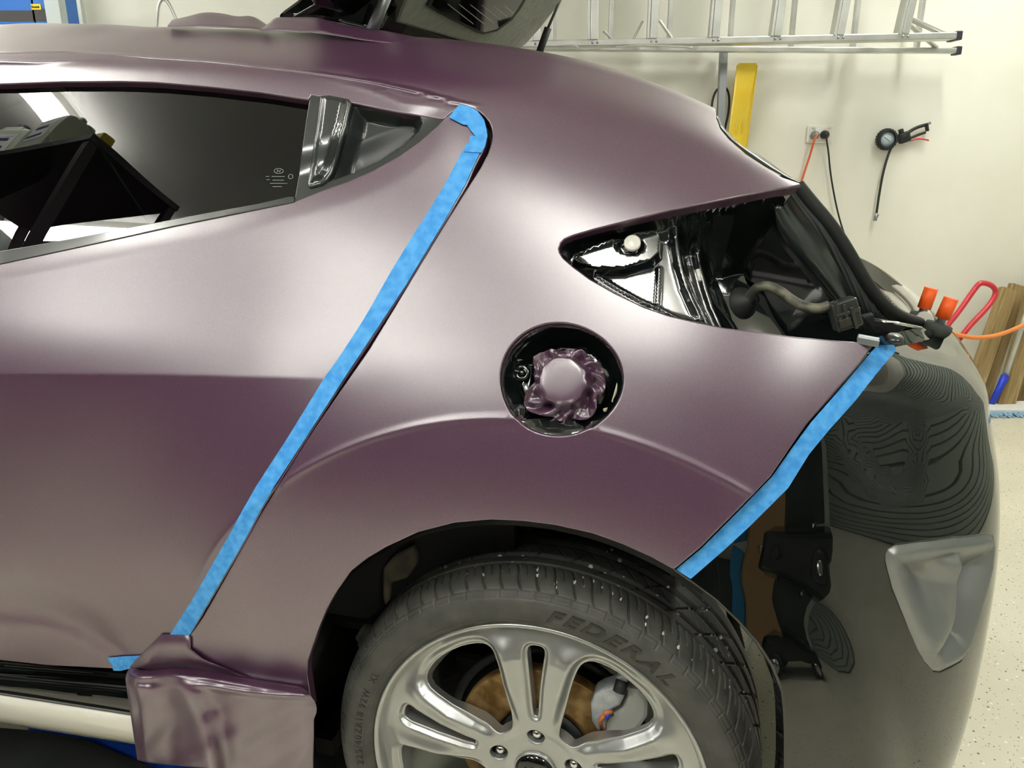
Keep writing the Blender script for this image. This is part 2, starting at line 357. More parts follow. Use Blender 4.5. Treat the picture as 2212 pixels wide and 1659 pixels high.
def panel(S, name, m_, parent, outer, holes=(), step=.007, off=0., depth=.012, r=.0012, rows=(), bstep=None, hole_depth=None, inset=0., offfn=None, normal_fn=None):
    """a skin cut out of surface S by parameter-space outlines, with rounded, returned edges"""
    sc = S.scale; bstep = bstep or step
    loops = [resample(np.asarray(L)*sc, bstep) for L in [outer]+list(holes)]
    pts = []; edges = []; k = 0
    for L in loops:
        n = len(L); pts.append(L); edges += [(k+i, k+(i+1) % n) for i in range(n)]; k += n
    lo, hi = loops[0].min(0), loops[0].max(0)
    gx, gy = np.meshgrid(np.arange(lo[0], hi[0], step), np.arange(lo[1], hi[1], step), indexing='ij')
    gx = gx+(np.arange(gx.shape[1]) % 2)*step*.5
    G = [np.c_[gx.ravel(), gy.ravel()]]
    for rw in rows: G.append(np.asarray(rw)*sc)
    if rows:
        ex = np.vstack(G[1:]); g = G[0]
        key = set(map(tuple, np.floor(ex/(step*.6)).astype(int))); kk = np.floor(g/(step*.6)).astype(int)
        g = g[[tuple(q) not in key for q in kk]]; G[0] = g
    g = np.vstack(G); ok = inside(g, loops[0])
    for L in loops[1:]: ok &= ~inside(g, L)
    g = g[ok]
    allL = np.vstack(pts)
    # keep interior points off the boundary
    cell = {}
    for q in allL: cell.setdefault((int(q[0]//step), int(q[1]//step)), []).append(q)
    keep = []
    for q in g:
        c = (int(q[0]//step), int(q[1]//step)); bad = False
        for i in (-1, 0, 1):
            for j in (-1, 0, 1):
                for w in cell.get((c[0]+i, c[1]+j), ()):
                    if (w[0]-q[0])**2+(w[1]-q[1])**2 < (step*.4)**2: bad = True; break
        if not bad: keep.append(q)
    g = np.array(keep) if keep else np.zeros((0, 2))
    allp = np.vstack([allL, g])
    vc, ec, fc, ov, oe, of = delaunay_2d_cdt([Vector(q) for q in allp], edges, [], 0, 1e-7)
    V2 = np.array([tuple(q) for q in vc]); tri = np.array([list(f) for f in fc])
    cen = V2[tri].mean(1); ok = inside(cen, loops[0])
    for L in loops[1:]: ok &= ~inside(cen, L)
    tri = tri[ok]
    Q = V2/sc; offv = off if offfn is None else off+offfn(Q)
    if offfn is None: P = S.at(Q, off); N = S.normal(Q)
    else:
        S2 = Surf.__new__(Surf); S2.fn = lambda a, b: (lambda q: S.fn(a, b)+S.normal(q)*(off+offfn(q))[:, None])(np.c_[a, b]); S2.scale = S.scale; S2.flip = S.flip
        P = S2.fn(Q[:, 0], Q[:, 1]); N = S2.normal(Q)
    e1 = P[tri[:, 1]]-P[tri[:, 0]]; e2 = P[tri[:, 2]]-P[tri[:, 0]]
    fl = np.einsum('ij,ij->i', np.cross(e1, e2), N[tri].mean(1)) < 0; tri[fl] = tri[fl][:, ::-1]
    verts = [P]; norms = [N]; faces = [list(map(int, f)) for f in tri]; n0 = len(P)
    remap = {}
    for i, o_ in enumerate(ov):
        for w in o_: remap[w] = i
    k = 0
    for li, L in enumerate(loops):
        n = len(L); idx = [remap.get(k+i, k+i) for i in range(n)]; k += n
        p = P[idx]; nn = N[idx]; t = np.roll(p, -1, 0)-np.roll(p, 1, 0); t /= np.linalg.norm(t, axis=1)[:, None]+1e-12
        b = np.cross(t, nn); b /= np.linalg.norm(b, axis=1)[:, None]+1e-12
        ar = .5*np.sum(L[:, 0]*np.roll(L[:, 1], -1)-L[:, 1]*np.roll(L[:, 0], -1))
        # outward direction: test against parameter-space
        mid = (L+np.roll(L, -1, 0))/2; tn = np.roll(L, -1, 0)-L; on = np.c_[tn[:, 1], -tn[:, 0]]*(1 if ar > 0 else -1)
        if li: on = -on
        j = int(np.argmax(np.hypot(*tn.T))); on = on[j]/(np.hypot(*on[j])+1e-12)
        pq = S.at((mid[j]+on*.002)/sc)[0]-S.at((mid[j])/sc)[0]
        if b[j]@pq < 0: b = -b
        dp = depth if not li or hole_depth is None else hole_depth
        R1 = p+b*r*.7-nn*r*.3; R2_ = p+b*r-nn*r; R3 = p+b*(r-inset)-nn*dp
        nb = nn+b; nb /= np.linalg.norm(nb, axis=1)[:, None]
        base = sum(len(q) for q in verts)
        verts += [R1, R2_, R3]; norms += [nb, b, b]
        seq = [idx, list(range(base, base+n)), list(range(base+n, base+2*n)), list(range(base+2*n, base+3*n))]
        for a_, b_ in zip(seq[:-1], seq[1:]):
            for i in range(n):
                i2 = (i+1) % n; q = [a_[i], a_[i2], b_[i2], b_[i]]
                if len(set(q)) < 3: continue
                faces.append(q)
    V = np.vstack(verts); NN = np.vstack(norms)
    # orient the rim faces by the wanted normals
    for fi in range(len(tri), len(faces)):
        q = faces[fi]; nrm = np.cross(V[q[1]]-V[q[0]], V[q[2]]-V[q[0]])
        if np.linalg.norm(nrm) < 1e-16 and len(q) > 3: nrm = np.cross(V[q[2]]-V[q[0]], V[q[3]]-V[q[0]])
        if nrm@NN[q].mean(0) < 0: faces[fi] = q[::-1]
    loc = np.zeros(3)
    if parent is None:
        V = to_world(V); NN = NN@R2.T; loc = np.array([*V.mean(0)[:2], V[:, 2].min()]); V = V-loc
    me = bpy.data.meshes.new(name); me.from_pydata([tuple(q) for q in V], [], faces)
    me.polygons.foreach_set('use_smooth', [True]*len(faces)); me.materials.append(m_)
    if normal_fn is not None: NN = normal_fn(NN)
    me.normals_split_custom_set_from_vertices([tuple(q) for q in NN])
    o = bpy.data.objects.new(name, me); COL.objects.link(o); o.location = loc
    if parent is not None: o.parent = parent
    return o

# ================================================================== room
WALL_Y = 3.80; CEIL_Z = 2.75; RX0, RX1, RY0 = -4.2, 2.9, -3.3
def room_box(name, lo, hi, m_):
    lo, hi = np.array(lo, float), np.array(hi, float)
    o = MB().box((lo+hi)/2, hi-lo).build(name, m_, world=True); o['kind'] = 'structure'; return o
room_box('floor', (RX0-.1, RY0-.1, -.1), (RX1+.1, WALL_Y+.1, 0), M['floor'])
room_box('ceiling', (RX0-.1, RY0-.1, CEIL_Z), (RX1+.1, WALL_Y+.1, CEIL_Z+.1), M['ceiling'])
room_box('wall_back', (RX0-.1, WALL_Y, 0), (RX1+.1, WALL_Y+.1, CEIL_Z), M['wall'])
room_box('wall_left', (RX0-.1, RY0, 0), (RX0, WALL_Y, CEIL_Z), M['dark_wall'])
room_box('wall_right', (RX1, RY0, 0), (RX1+.1, WALL_Y, CEIL_Z), M['wall'])
room_box('wall_front', (RX0, RY0-.1, 0), (RX1, RY0, CEIL_Z), M['dark_wall'])

# ceiling light battens
def batten(x, y, L, rot, label):
    t = empty('ceiling_light', (x, y, CEIL_Z-.12), label, 'ceiling light', 'ceiling lights', (0, 0, rot))
    MB().box((0, 0, .075), (L, .05, .09)).build('light_housing', M['outlet'], t)
    MB().box((0, 0, .008), (L-.04, .13, .044), bev=.012).build('light_tube', M['glow'], t)
    return t
LIGHTS = [(-.35, -.55, 1.0, PI/2, 'long white ceiling batten light above the rear door side of the car'),
          (-1.95, -1.25, 1.3, PI/2, 'long white ceiling batten light left of the camera'),
          (1.5, -1.2, 1.3, PI/2, 'long white ceiling batten light nearest the roller door'),
          (-2.50, .78, 1.3, math.radians(57), 'long white ceiling batten light mirrored upright in the door window'),
          (-3.60, -.27, 1.2, -.23, 'long white ceiling batten light farthest left, by the dark wall'),
          (-2.9, 2.9, 1.5, PI/2, 'long white ceiling batten light above the storage shelf'),
          (1.75, 2.65, 1.3, PI/2, 'long white ceiling batten light above the mop corner')]
for a in LIGHTS: batten(*a)

# ================================================================== the car
car = empty('car', tuple(CAR_LOC), 'purple satin-wrapped hatchback with its tailgate open and tail lamp removed', 'car', rot=(0, 0, YAW))

XS = [-1.95, -.95, -.65, -.35, -.1, .1, .3, .5]
TAB = [
 [(.02,.18),(-.012,.33),(-.033,.50),(-.043,.68),(-.037,.84),(.003,.96),(.042,1.06),(.083,1.17),(.128,1.27),(.178,1.325),(.30,1.372),(.45,1.40),(.85,1.42)],
 [(.02,.18),(-.012,.33),(-.033,.50),(-.043,.68),(-.037,.85),(.003,.97),(.042,1.065),(.083,1.17),(.127,1.27),(.177,1.318),(.30,1.362),(.45,1.39),(.85,1.41)],
 [(.02,.18),(-.012,.33),(-.033,.50),(-.043,.68),(-.037,.86),(.003,.975),(.042,1.07),(.084,1.17),(.126,1.262),(.175,1.302),(.295,1.344),(.44,1.370),(.85,1.39)],
 [(.02,.18),(-.012,.33),(-.032,.50),(-.040,.68),(-.030,.86),(.006,.975),(.044,1.07),(.087,1.165),(.128,1.245),(.178,1.285),(.29,1.324),(.43,1.349),(.85,1.37)],
 [(.02,.18),(-.012,.33),(-.026,.50),(-.026,.68),(-.012,.86),(.018,.975),(.053,1.065),(.097,1.15),(.142,1.215),(.19,1.258),(.28,1.296),(.40,1.316),(.85,1.33)],
 [(.02,.18),(-.012,.33),(-.024,.50),(-.024,.68),(-.008,.86),(.020,.97),(.056,1.05),(.10,1.12),(.148,1.175),(.197,1.215),(.275,1.246),(.40,1.262),(.85,1.275)],
 [(.04,.18),(.00,.33),(-.014,.50),(-.014,.68),(.004,.85),(.030,.95),(.066,1.02),(.106,1.07),(.147,1.105),(.19,1.13),(.26,1.15),(.38,1.16),(.85,1.165)],
 [(.13,.18),(.09,.33),(.07,.50),(.06,.68),(.075,.82),(.10,.90),(.135,.95),(.17,.98),(.205,1.0),(.245,1.012),(.31,1.022),(.42,1.03),(.85,1.03)]]
TAB = np.array(TAB)
def side_base(x, t):
    x = np.asarray(x, float); t = np.asarray(t, float)
    Bx, Bt = basis(XS, x), basis(np.arange(13.), t)
    y = np.einsum('ni,ij,nj->n', Bx, TAB[:, :, 0], Bt); z = np.einsum('ni,ij,nj->n', Bx, TAB[:, :, 1], Bt)
    return np.c_[x, y, z]
SB = Surf(side_base, -1.95, .5, 0, 12, (1, .12), n=(300, 300))
# ---- feature lines traced on the skin
def px2xz(S, L):
    Q = S.inv(L); P = S.fn(Q[:, 0], Q[:, 1]); return P[:, [0, 2]], Q
door_crease, _ = px2xz(SB, [(0, 805), (200, 805), (400, 806), (600, 808), (705, 811)])
door_crease = np.vstack([[-1.95, door_crease[0, 1]-.02], door_crease])
belt_line, _ = px2xz(SB, [(0, 606), (150, 578), (300, 545), (450, 515), (640, 465), (750, 436), (860, 392), (930, 350)])
belt_line = np.vstack([[-1.95, belt_line[0, 1]], belt_line])
low_crease, _ = px2xz(SB, [(0, 1322), (80, 1330), (150, 1350), (220, 1388), (290, 1418)])
low_crease = np.vstack([[-1.95, low_crease[0, 1]+.02], low_crease])
_, rail_line = px2xz(SB, [(0, 113), (149, 113), (262, 120), (336, 127), (448, 134), (560, 146), (677, 159), (803, 178), (930, 206), (996, 224)])
rail_line = np.vstack([[-1.95, rail_line[0, 1]], rail_line])
_, wrinkle_line = px2xz(SB, [(0, 136), (90, 138), (200, 132), (290, 124), (330, 116)])
wrinkle_line = np.vstack([[-1.95, wrinkle_line[0, 1]], wrinkle_line])
_, wrinkle_b = px2xz(SB, [(700, 172), (800, 196), (870, 224), (960, 236)])
ARC_C = np.array([0., .33]); ARC_R = .535
def side_fn(x, t):
    P = side_base(x, t); X, Z = P[:, 0], P[:, 2]; d = np.zeros(len(P)); xz = np.c_[X, Z]
    up_ = sstep(1.22, 1.12, Z)
    # wheel-arch flare with its crest
    q = xz-ARC_C; rho = np.hypot(*q.T); ang = np.degrees(np.arctan2(q[:, 1], q[:, 0])); ang = np.where(ang < -90, ang+360, ang)
    w = sstep(186, 140, ang)*sstep(5, 30, ang); H = .030
    u = rho-ARC_R; ua = np.sqrt(u*u+.0000055)
    o_ = H*np.exp(-(np.maximum(u, 0)/.105)**1.15)*(u > 0)+(u <= 0)*(H+.07*(-u)-.42*u*u)
    d += w*(o_*sstep(.85, .6, rho)+.0014*np.exp(-(u/.0045)**2)*sstep(156, 140, ang))
    # door shoulder crease
    zc = np.interp(X, door_crease[:, 0], door_crease[:, 1]); dd = Z-zc
    d += sstep(-.20, -.40, X)*.0105*np.exp(-np.sqrt(dd*dd+2e-6)/.06)
    # belt chamfer below the window
    zb = np.interp(X, belt_line[:, 0], belt_line[:, 1]); dd = Z-zb; wb = sstep(-.12, -.26, X)
    d += wb*.0035*(sstep(.0, .03, dd)-1)*0 + wb*(-.009)*sstep(-.004, .05, dd)*sstep(.09, .05, dd)
    # lower door crease
    zl = np.interp(X, low_crease[:, 0], low_crease[:, 1]); dd = Z-zl
    d += sstep(-.62, -.70, X)*(-.006)*sstep(-.03, .003, dd)*sstep(.09, .0, dd)
    # ridge under the film above the windows
    tr = np.interp(X, rail_line[:, 0], rail_line[:, 1]); dt = (t-tr)*.075
    wr = sstep(-.10, -.16, X)
    d += wr*(.0050*np.exp(-(dt/.0038)**2) + .004*sstep(.0, -.01, dt)*sstep(-.12, -.02, dt))
    tw = np.interp(X, wrinkle_line[:, 0], wrinkle_line[:, 1]); dt = (t-tw)*.075
    d += sstep(-.66, -.85, X)*.0030*np.exp(-(dt/.0055)**2)
    tw = np.interp(X, wrinkle_b[:, 0], wrinkle_b[:, 1]); dt = (t-tw)*.075
    d += sstep(-.36, -.28, X)*sstep(-.13, -.2, X)*.0012*np.exp(-(dt/.006)**2)
    # loose film waves along the roof
    d += sstep(-.30, -.5, X)*sstep(9.3, 10.6, t)*.004*(np.sin(X*19+1.)*.6+np.sin(X*41)*.4)
    P[:, 1] -= d*.95; P[:, 2] += d*.25*sstep(1.0, 1.3, Z)
    return P
S_ = Surf(side_fn, -1.95, .5, 0, 12, (1, .12), n=(420, 420))
# crest sample rows so that the creases stay crisp in the mesh
rows = []
th = np.radians(np.linspace(18, 172, 300))
def xz_row(xz):
    """(x,z) -> parameters by search over t"""
    X = xz[:, 0]; lo = np.full(len(X), .5); hi = np.full(len(X), 8.5)
    for _ in range(30):
        mid = (lo+hi)/2; z = S_.fn(X, mid)[:, 2]; up = z < xz[:, 1]; lo = np.where(up, mid, lo); hi = np.where(up, hi, mid)
    return np.c_[X, (lo+hi)/2]
for dr in (-.010, -.007, -.0045, -.0022, 0, .0022, .0045, .007, .010): rows.append(xz_row(np.c_[ARC_C[0]+(ARC_R+dr)*np.cos(th), ARC_C[1]+(ARC_R+dr)*np.sin(th)]))
xs_ = np.linspace(-1.9, -.2, 420)
for dz in (-.005, -.002, 0, .002, .005): rows.append(xz_row(np.c_[xs_, np.interp(xs_, door_crease[:, 0], door_crease[:, 1])+dz]))
for dz in (-.07, -.045, -.03, -.015, 0, .015, .03, .045, .07): rows.append(np.c_[xs_, np.interp(xs_, rail_line[:, 0], rail_line[:, 1])+dz])
for dz in (-.05, -.02, .02, .05): rows.append(np.c_[xs_, np.interp(xs_, wrinkle_line[:, 0], wrinkle_line[:, 1])+dz])

# ---- traced outlines
TRIM_TOP = [(671, 203), (702, 208), (752, 218), (806, 229), (862, 240), (914, 249), (957, 255)]
WIN_TOP = [(0, 180), (131, 175), (262, 174), (336, 176), (448, 185), (560, 197), (665, 213)]
GAP_R = [(998, 225), (1013, 228), (1027, 233), (1040, 241), (1050, 250), (1060, 262), (1065, 275), (1067, 292), (1064, 310), (1057, 331), (1039, 365), (1016, 401), (969, 475), (908.5, 574), (860, 656), (800, 755), (745, 835), (685, 922), (632, 1004), (572.6, 1100), (555, 1130), (495, 1238), (442, 1332), (422, 1361)]
LAMP_TOP = [(1728, 398), (1700, 403), (1681, 405), (1603, 420), (1524, 436), (1445, 452), (1367, 471), (1288, 491), (1237, 506), (1218, 514), (1208, 524), (1204, 536)]
LAMP_BOT = [(1206, 547), (1214, 559), (1233, 576), (1272, 605), (1327, 636), (1390, 666), (1445, 685), (1504, 699), (1563, 711), (1642, 721), (1721, 731), (1799, 738), (1850, 742), (1884, 744)]
SEAM = [(1855, 784), (1793, 854), (1741, 913), (1705, 964), (1662, 1027), (1602, 1089), (1510, 1181), (1455, 1227)]
ARCH = [(1407, 1201), (1345, 1173), (1281, 1150), (1200, 1132), (1130, 1123), (1060, 1120), (980, 1127), (900, 1148), (832, 1180), (790, 1205), (756, 1232), (720, 1283), (701, 1319), (684, 1361), (670, 1403), (662, 1428), (660, 1456), (666, 1492)]
TIP = [(1544, 234), (1545, 254), (1553, 276), (1572, 300), (1611, 336), (1649, 362), (1692, 385), (1728, 397)]
fuel_c = S_.inv([(1213, 819)])[0]; FC = S_.fn(fuel_c[:1], fuel_c[1:])[0]
an = np.linspace(0, 2*PI, 72, endpoint=False)
fuel_px = [(1213.5+136.5*math.cos(a), 820+125.5*math.sin(a)-7*math.cos(a)*math.sin(a)) for a in an]
FUEL = S_.inv(fuel_px)
wtop = S_.outline(WIN_TOP[:1])[0]
uni = S_.outline([(957, 255)]+TRIM_TOP[::-1][1:]+WIN_TOP[::-1]+[('p', -1.9, wtop[1]), ('p', -1.9, 11.99), ('p', -.5, 11.99), ('p', -.42, 10.9), ('p', -.2, 10.8), ('p', .0, 10.75), ('p', .12, 10.6)]
                 +TIP+LAMP_TOP[1:]+LAMP_BOT+SEAM+ARCH+[(672, 1530), ('p', -.37, 1.0), ('p', -.64, 1.02), (352, 1440), (384, 1402)]+GAP_R[::-1])
panel(S_, 'side_body_panel', M['film'], car, uni, holes=[FUEL], step=.0085, bstep=.004, depth=.014, r=.0022, rows=rows, hole_depth=.02)
# door skin
DOOR_R = [(981, 243), (1000, 231), (1022, 243), (1040, 259), (1049, 280), (1050, 297), (1043, 323), (1025, 357), (1006, 401), (954, 489), (880, 612), (800, 735), (747, 813), (661, 946), (564, 1100), (531, 1163), (470.6, 1267), (427, 1342), (405, 1378), (375, 1412), (330, 1436), (264, 1444)]
BELT = [(0, 572), (187, 532), (374, 491), (523, 461), (635, 438)]
TRIM_BOT = [(693, 415), (749, 395), (806, 370), (862, 339), (908, 307), (942, 278), (962, 256)]
b0 = S_.outline([BELT[0], (0, 1425)])
door = S_.outline(DOOR_R+[(102, 1436), (0, 1425), ('p', -1.9, b0[1, 1]), ('p', -1.9, b0[0, 1])]+BELT+TRIM_BOT)
panel(S_, 'rear_door', M['film'], car, door, step=.0085, bstep=.004, depth=.014, r=.0018, rows=rows)
bpy.data.objects['rear_door'].name = 'door_skin'
# belt seal, glass and the black quarter trim with its recessed pull handle
GB = [(0, 545), (150, 519), (299, 491), (448, 462), (560, 442), (634, 425)]
g0 = S_.outline([GB[0], WIN_TOP[0]])
seal = S_.outline([('p', -1.9, b0[0, 1]+.02)]+[(u, v-2) for u, v in BELT]+GB[::-1]+[('p', -1.9, g0[0, 1])])
panel(S_, 'window_seal', M['piano'], car, seal, step=.008, off=.0015, depth=.012, r=.0015)
gl = S_.outline([(u, v+6) for u, v in GB]+[(646, 402), (664, 222), (668, 207)]+[(u, v-5) for u, v in WIN_TOP[::-1]]+[('p', -1.9, wtop[1]+.05), ('p', -1.9, g0[0, 1]-.04)])
door_glass = panel(SB, 'window_glass', M['glass'], car, gl, step=.012, off=-.012, depth=.004, r=.0005)
quarter = S_.outline([(671, 205)]+[(u, v+1.5) for u, v in TRIM_TOP[1:]]+[(958, 262)]+[(u, v-4) for u, v in TRIM_BOT[::-1][1:]]+[(636, 436), (648, 365), (658, 286)])
CUP = [(755, 221), (806, 229), (850, 236), (896, 242), (908, 249), (915, 263), (905, 284), (874, 314), (817, 350), (761, 375), (706, 394), (717, 360), (733, 310), (748, 262)]
cupQ = S_.inv(CUP)
trim = panel(S_, 'quarter_window_trim', M['piano'], car, quarter, holes=[cupQ], step=.008, bstep=.004, off=-.001, depth=.01, r=.0015)
cupL = cupQ*S_.scale
def cup_off(q):
    d, _ = poly_dist(q*S_.scale, cupL, True); return -.024*sstep(0, .017, d)
cupO = panel(S_, 'handle_recess', mat('black_moulded_recess', (40, 45, 44), rough=.32, coat=.3, coat_rough=.2), trim, cupQ, step=.004, off=-.004, depth=.003, r=.0003, offfn=cup_off)
BL = [(697, 212), (711, 211), (751, 219), (756, 226), (746, 272), (735, 310), (724, 347), (713, 377), (704, 390), (693, 397), (671, 403), (669, 398), (674, 370), (680, 330), (687, 290), (693, 245)]
blQ = S_.inv(BL); blL = blQ*S_.scale
def bl_off(q):
    d, _ = poly_dist(q*S_.scale, blL, True); return .006*sstep(0, .01, d)
panel(S_, 'door_handle', M['piano'], trim, blQ, step=.004, off=.003, depth=.016, r=.003, offfn=bl_off)

# ---- rear bumper
PL = np.array([(-.06, -.03), (.1, -.035), (.2, -.034), (.3, -.018), (.4, .018), (.48, .065), (.542, .122), (.588, .19), (.617, .267), (.638, .36), (.655, .5), (.665, .85), (.655, 1.2), (.617, 1.43), (.54, 1.6), (.4, 1.7)])
SL = np.r_[0, np.cumsum(np.hypot(*np.diff(PL, axis=0).T))]
WZ = np.array([.12, .21, .30, .43, .53, .63, .70, .75, .80, .86, .89, .915, .95])
WR = np.array([.05, .027, .010, .001, .0, .004, .013, .024, .040, .064, .087, .125, .24])
WS = np.array([.03, .0, -.02, -.030, -.026, -.016, -.006, .0, .008, .018, .025, .036, .066])
def bump_base(s, z):
    B_ = basis(SL, s); xy = B_@PL; e = 1e-3; d = (basis(SL, s+e)-basis(SL, s-e))@PL; d /= np.linalg.norm(d, axis=1)[:, None]
    nin = np.c_[-d[:, 1], d[:, 0]]; Bz = basis(WZ, z); k = sstep(.35, .85, s)
    w = (Bz@WS)*(1-k)+(Bz@WR)*k
    return np.c_[xy+nin*w[:, None], z]
BB = Surf(bump_base, .05, SL[-1]-.02, .13, .945, (1, 1), n=(260, 200))
if True:
    pocket = BB.inv([(1786, 926), (1843, 868), (1880, 868), (1943, 874), (1972, 886), (1982, 915), (1986, 1000), (1978, 1050), (1960, 1068), (1936, 1070), (1912, 1058)])
    bcrease = BB.inv([(1760, 868), (1850, 868), (1960, 878), (2050, 872), (2125, 852)])
    ventQ = BB.inv([(1910, 1197), (1917, 1183), (1935, 1174), (1990, 1167), (2060, 1158), (2132, 1149), (2144, 1152), (2148, 1165), (2143, 1225), (2124, 1307), (2096, 1401), (2075, 1432), (2030, 1455), (2014, 1453), (1995, 1432), (1960, 1359), (1925, 1272), (1910, 1214)])
    topfac = BB.inv([(1800, 800), (1870, 800), (1918, 830), (1965, 880)])
def bump_fn(s, z):
    P = bump_base(s, z); q = np.c_[s, z]; e = 1e-3
    d0 = (basis(SL, s+e)-basis(SL, s-e))@PL; d0 /= np.linalg.norm(d0, axis=1)[:, None]; nin = np.c_[-d0[:, 1], d0[:, 0]]
    d, _ = poly_dist(q, pocket, True); ins = inside(q, pocket); sd = np.where(ins, d, -d)
    w = .005*sstep(-.012, .014, sd)*sstep(.40, .47, s)
    zc = np.interp(s, bcrease[:, 0], bcrease[:, 1]); dz = z-zc
    w = w-.006*np.exp(-np.sqrt(dz*dz+4e-6)/.03)*sstep(.42, .52, s)
    # swelling round the wheel opening
    rr = np.hypot(P[:, 0], z-.33); w = w-.016*sstep(.50, .43, rr)*sstep(.75, .5, z)
    P[:, :2] += nin*w[:, None]; return P
B2 = Surf(bump_fn, .05, SL[-1]-.02, .13, .945, (1, 1), n=(320, 260))
ARCH2 = [(1470, 1237), (1500, 1257), (1550, 1294), (1598, 1340), (1640, 1388), (1673, 1440), (1695, 1496), (1700, 1540), (1702, 1600), (1702, 1659)]
bumper = B2.outline([(1884, 747)]+SEAM+ARCH2+[('p', .38, .17), ('p', .72, .18), ('p', .95, .28), ('p', SL[-1]-.05, .28), ('p', SL[-1]-.05, .905), ('p', .95, .905), ('p', .86, .912), (2019, 729), (2004, 733), (1966, 744), (1922, 749)])
panel(B2, 'rear_bumper', M['black_paint'], car, bumper, holes=[ventQ], step=.012, bstep=.005, depth=.03, r=.004, hole_depth=.012)
vL = ventQ.copy(); vc_ = ventQ.mean(0)
fin_a, fin_b = B2.inv([(2062, 1200), (2052, 1392)])
def vent_off(q):
    d, _ = poly_dist(q, vL, True); o_ = .006*sstep(0, .012, d)-.030*sstep(.012, .06, d)
    t = (q[:, 1]-fin_b[1])/(fin_a[1]-fin_b[1]); xc = fin_b[0]+(fin_a[0]-fin_b[0])*t
    side = q[:, 0]-xc; env = np.clip(1-((t-.5)/.52)**4, 0, 1)
    o_ += .030*env*np.exp(-(np.minimum(side, 0)/.05)**2)*(side < 0)*sstep(-.09, -.0, side)
    o_ += .030*env*(side >= 0)*sstep(.012, .0, side)
    return o_
fr = []
for sd_ in (-.004, -.001, .0015, .005, .009, .0125, .016):
    tt = np.linspace(-.02, 1.02, 90); fr.append(np.c_[fin_b[0]+(fin_a[0]-fin_b[0])*tt+sd_, fin_b[1]+(fin_a[1]-fin_b[1])*tt])
panel(B2, 'bumper_vent', M['grey_plastic'], car, ventQ, rows=fr, step=.004, off=-.002, depth=.01, r=.001, offfn=vent_off)

# ================================================================== masking tapes
def strip_outline(S, left, right): return S.outline(left+right[::-1])
TL = [(1000, 327), (961.6, 400), (914, 478), (901, 496.5), (848, 583), (800, 668), (781, 700), (730.5, 777), (704, 813), (624, 943.6), (555, 1050), (485, 1175), (415, 1298), (369, 1369.6)]
TR = [(1042, 318), (1020, 367), (1005, 400), (954, 489), (880, 612), (822, 700), (747, 813), (661, 946), (593.6, 1050), (564, 1100), (531, 1163), (470.6, 1267), (427, 1342), (409, 1373)]
def tape(S, name, outline, label, off=.0016, rows_=rows):
    o = panel(S, name, M['tape'], None, outline, step=.007, bstep=.004, off=off, depth=.0008, r=.0003, rows=rows_)
    return tag(o, label, 'masking tape', 'blue masking tape strips')
tape(S_, 'masking_tape', strip_outline(S_, TL, TR), 'long blue masking tape strip running down the door gap')
tape(S_, 'masking_tape', S_.outline([(971, 256), (983, 240), (994, 229), (1014, 233), (1031, 243), (1046, 262), (1052, 285), (1053, 297), (1048, 320), (1040, 332), (1003, 330), (1006, 316), (1014, 311), (1016, 296), (1028, 297), (1015, 281), (1009, 272), (1002, 272)]),
     'short creased blue tape piece rounding the top corner of the door', off=.0030)
TL2 = [(1893, 748), (1857, 790), (1800, 856), (1750, 913), (1711, 966), (1667, 1029), (1606, 1092), (1515, 1184), (1461, 1229)]
TR2 = [(1928, 748), (1934, 757), (1903, 793), (1844, 866), (1791, 925), (1746, 980), (1701, 1053), (1668, 1086), (1620, 1134), (1565, 1185), (1492, 1249)]
tape(B2, 'masking_tape', strip_outline(B2, TL2, TR2), 'blue masking tape strip along the seam of the black bumper', off=.0022, rows_=())
tape(S_, 'masking_tape', S_.outline([(234, 1420), (262, 1417), (308, 1414), (300, 1424), (283, 1441), (264, 1446), (247, 1446), (245, 1434)]), 'torn scrap of blue tape at the lower door corner above the sill', off=.003)

# dark jamb behind the door gap and the seam
def backing(S, name, L, off=-.018, m_=None, step=.02): return panel(S, name, m_ or M['dark'], car, S.outline(L), step=step, off=off, depth=.003, r=.0005)
gapl = [(u-38, v+4) for u, v in GAP_R[8:]]; gapr = [(u+22, v+8) for u, v in GAP_R[8:]]
backing(S_, 'door_jamb', gapl+[(395, 1412), (430, 1412)]+gapr[::-1])
backing(S_, 'door_jamb', [(955, 262), (975, 225), (1010, 212), (1062, 228), (1092, 262), (1090, 330), (1020, 330), (1030, 290), (1010, 262)])
bk = [(1880, 775), (1740, 935), (1680, 1015), (1600, 1105), (1480, 1215)]
backing(B2, 'bumper_bracket', [(u-20, v-8) for u, v in bk]+[(u+34, v+14) for u, v in bk[::-1]], off=-.016)

# ================================================================== wheel, tyre, brake
WC = np.array([0, 0, .318])
wheel = bpy.data.objects.new('rear_wheel', None); COL.objects.link(wheel); wheel.parent = car; wheel.empty_display_size = .05
# tyre
prof = chaikin([(.240, .012), (.2435, .004), (.248, -.003), (.262, -.010), (.280, -.011), (.292, -.006), (.299, .002), (.3045, .012), (.3085, .026), (.3105, .05), (.3115, .085), (.3118, .112), (.3115, .14), (.3105, .175), (.307, .2), (.300, .214), (.285, .224), (.26, .226), (.24, .21)], 2)
sl = np.r_[0, np.cumsum(np.hypot(*np.diff(prof, axis=0).T))]
q = np.linspace(0, sl[-1], 330); q = np.r_[q[q < .175], q[q >= .175][::4]]
pr_, py_ = np.interp(q, sl, prof[:, 0]), np.interp(q, sl, prof[:, 1])
NT = 1900; tht = np.arange(NT)*2*PI/NT
TT, QQ = np.meshgrid(tht, np.arange(len(q)), indexing='ij')
RR, YY, SS = pr_[QQ], py_[QQ], q[QQ]
def tri(x): return np.abs((x % 1.)-.5)*2      # 1 at integer
def groove(x, w): return sstep(1-w, 1-w*.35, x)
